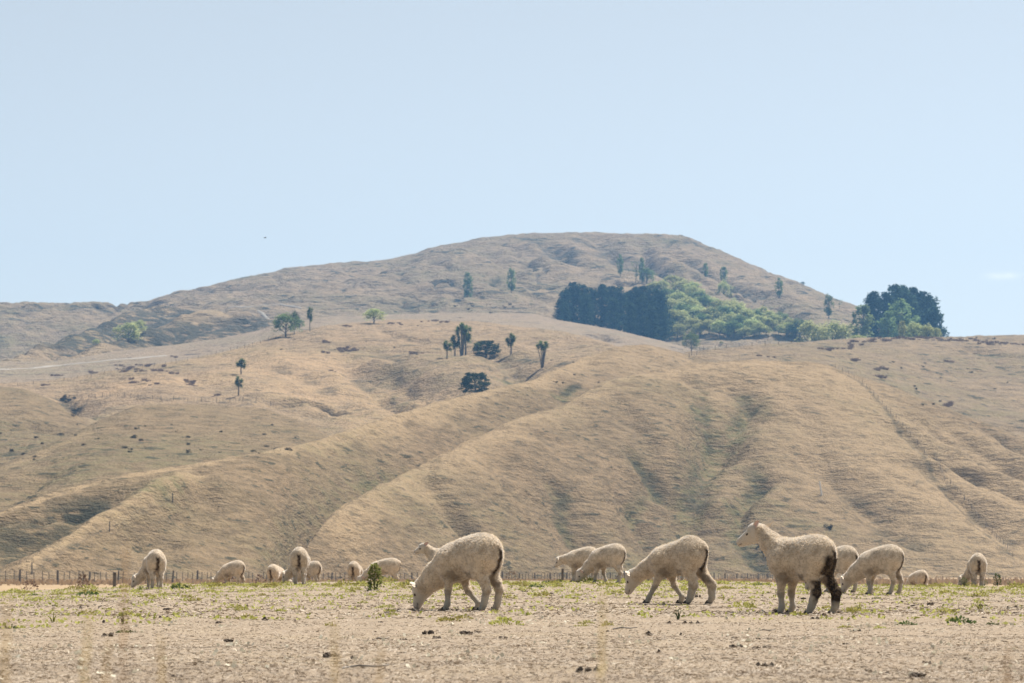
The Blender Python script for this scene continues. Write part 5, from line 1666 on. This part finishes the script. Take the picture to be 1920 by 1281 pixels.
# dry grass standing on the flats, seen as a fuzzy tan strip below the fence
gq = np.random.RandomState(71)
n = 9000
Y = 1.0 / (1 / 225.0 + (1 / 440.0 - 1 / 225.0) * gq.rand(n)); X = (gq.rand(n) * 2200 - 140 - 960) / FPX * Y
z = ground_z(X, Y); L = .18 + .30 * gq.rand(n); sp = .10 + .12 * gq.rand(n)
P = np.stack([X, Y, z], 1); s = np.stack([sp, 0 * sp, 0 * sp], 1); t_ = np.stack([.1 * gq.normal(size=n), .1 * gq.normal(size=n), L], 1)
V = np.stack([P - s * .5, P + s * .5, P + t_ + s * .3, P + t_ - s * .3], 1).reshape(-1, 3)
M_tall = leaf_material('standing_dry_grass', (.30, .215, .125), (.44, .33, .20), .3)
tag(mesh_obj('dry_grass', mk_mesh('dry_grass', V, np.arange(4 * n).reshape(-1, 4), M_tall, smooth=False, attrs={'tint': np.repeat(gq.rand(n), 4)})), 'standing tan dry grass on the flats below the fence', None, None, 'stuff')

# stalks of dry grass close to the camera
M_stalk = leaf_material('dry_seed_head', (.50, .37, .20), (.66, .52, .32), .45)
def stalk(px, top, Y, lean, label, seed):
    g = np.random.RandomState(700 + seed)
    u = ue(px, top)[0]; X = u * Y; z = gz(X, Y)
    h = max(.1, EYE + ue(px, top)[1] * Y - z)
    parts = [tube([(-lean * h, 0, -.01), (-lean * h * .4, 0, h * .5), (0, 0, h)], [.0016, .0013, .0007], 5)]
    for i in range(18):
        f = i / 17.0
        b = np.array([-lean * h * .12 * (1 - f), 0, h * (.80 + .20 * f)]); a = i * 2.4
        e = b + np.array([.006 * math.cos(a) * (1.1 - f), .006 * math.sin(a) * (1.1 - f), .012])
        m = (b + e) / 2; sd = np.array([-math.sin(a), math.cos(a), 0]) * .0016
        parts.append((np.array([b, m + sd, e, m - sd]), np.array([(0, 1, 2, 3)])))
    V, F = join(parts)
    o = mesh_obj('grass_stalk', mk_mesh('grass_stalk', V, F, M_stalk, attrs={'tint': g.rand(len(V))}))
    o.location = (X, Y, z)
    tag(o, label, 'grass stalk')
for i, (px, top, Y, lean, lab) in enumerate([(236, 1036, 2.6, .02, 'blurred tall dry grass stalk rising beside the far left sheep'), (1131, 1118, 2.7, .03, 'blurred dry grass stalk low in the centre right foreground'),
        (627, 1178, 2.5, -.03, 'blurred dry grass stalk below the small left sheep'), (168, 1160, 2.3, .12, 'blurred dry grass stalk leaning in the left foreground'), (14, 1135, 2.2, .05, 'blurred dry grass stalk at the left frame edge'),
        (205, 1215, 2.2, .15, 'blurred grass stalk right of the leaning one at lower left'), (300, 1205, 2.6, -.1, 'blurred grass stalk at lower left below the dark tuft'),
        (1890, 1225, 2.5, .06, 'blurred dry grass stalk in the lower right corner'), (715, 1225, 2.8, .1, 'blurred short grass stalk at the bottom left of centre')]):
    stalk(px, top, Y, lean, lab, i)

# a gull far off
V1, F1 = ball((0, 0, 0), (.22, .07, .06), None, 8, 6)
M_bird = simple_mat('dark_bird', (.06, .06, .065), (.12, .12, .125), 20, .8, .2, 0)
d = 420.0; uu_, ee_ = ue(497, 446)
b = mesh_obj('bird', mk_mesh('bird', V1, F1, M_bird)); b.location = (uu_ * d, d, EYE + ee_ * d); b.rotation_euler = (0, 0, .4)
tag(b, 'small dark bird gliding in the sky left of the mountain', 'bird')
for s in (1, -1):
    mesh_obj('wing', mk_mesh('wing', np.array([(.08, s * .04, .02), (.11, s * .26, .10), (.0, s * .50, .06), (-.05, s * .26, .09), (-.09, s * .04, .02), (.06, s * .04, 0), (.08, s * .26, .08), (-.01, s * .49, .05), (-.04, s * .26, .07), (-.07, s * .04, 0)]),
             [np.array([(0, 1, 3, 4), (5, 9, 8, 6), (0, 5, 6, 1), (4, 3, 8, 9)]), np.array([(1, 2, 3), (6, 8, 7), (1, 6, 7), (1, 7, 2), (3, 2, 7), (3, 7, 8)])], M_bird, smooth=False), b)

# ------------------------------------------------------------------ haze
def haze(density):
    m, t, out = new_mat('haze_air')
    v = t.nodes.new('ShaderNodeVolumePrincipled')
    v.inputs['Color'].default_value = (0.24, 0.52, 0.92, 1)
    v.inputs['Density'].default_value = density
    v.inputs['Anisotropy'].default_value = 0.2
    t.links.new(v.outputs[0], out.inputs['Volume'])
    x, y0, y1, z0, z1 = 720, -70, 1780, -22, 194
    V = [(-x, y0, z0), (x, y0, z0), (x, y1, z0), (-x, y1, z0), (-x, y0, z1), (x, y0, z1), (x, y1, z1), (-x, y1, z1)]
    F = [(0, 3, 2, 1), (4, 5, 6, 7), (0, 1, 5, 4), (1, 2, 6, 5), (2, 3, 7, 6), (3, 0, 4, 7)]
    o = mesh_obj('haze', mk_mesh('haze', V, np.array(F), m, smooth=False))
    tag(o, kind='stuff', label='pale blue summer haze over the paddock and hills')
haze(0.000185)
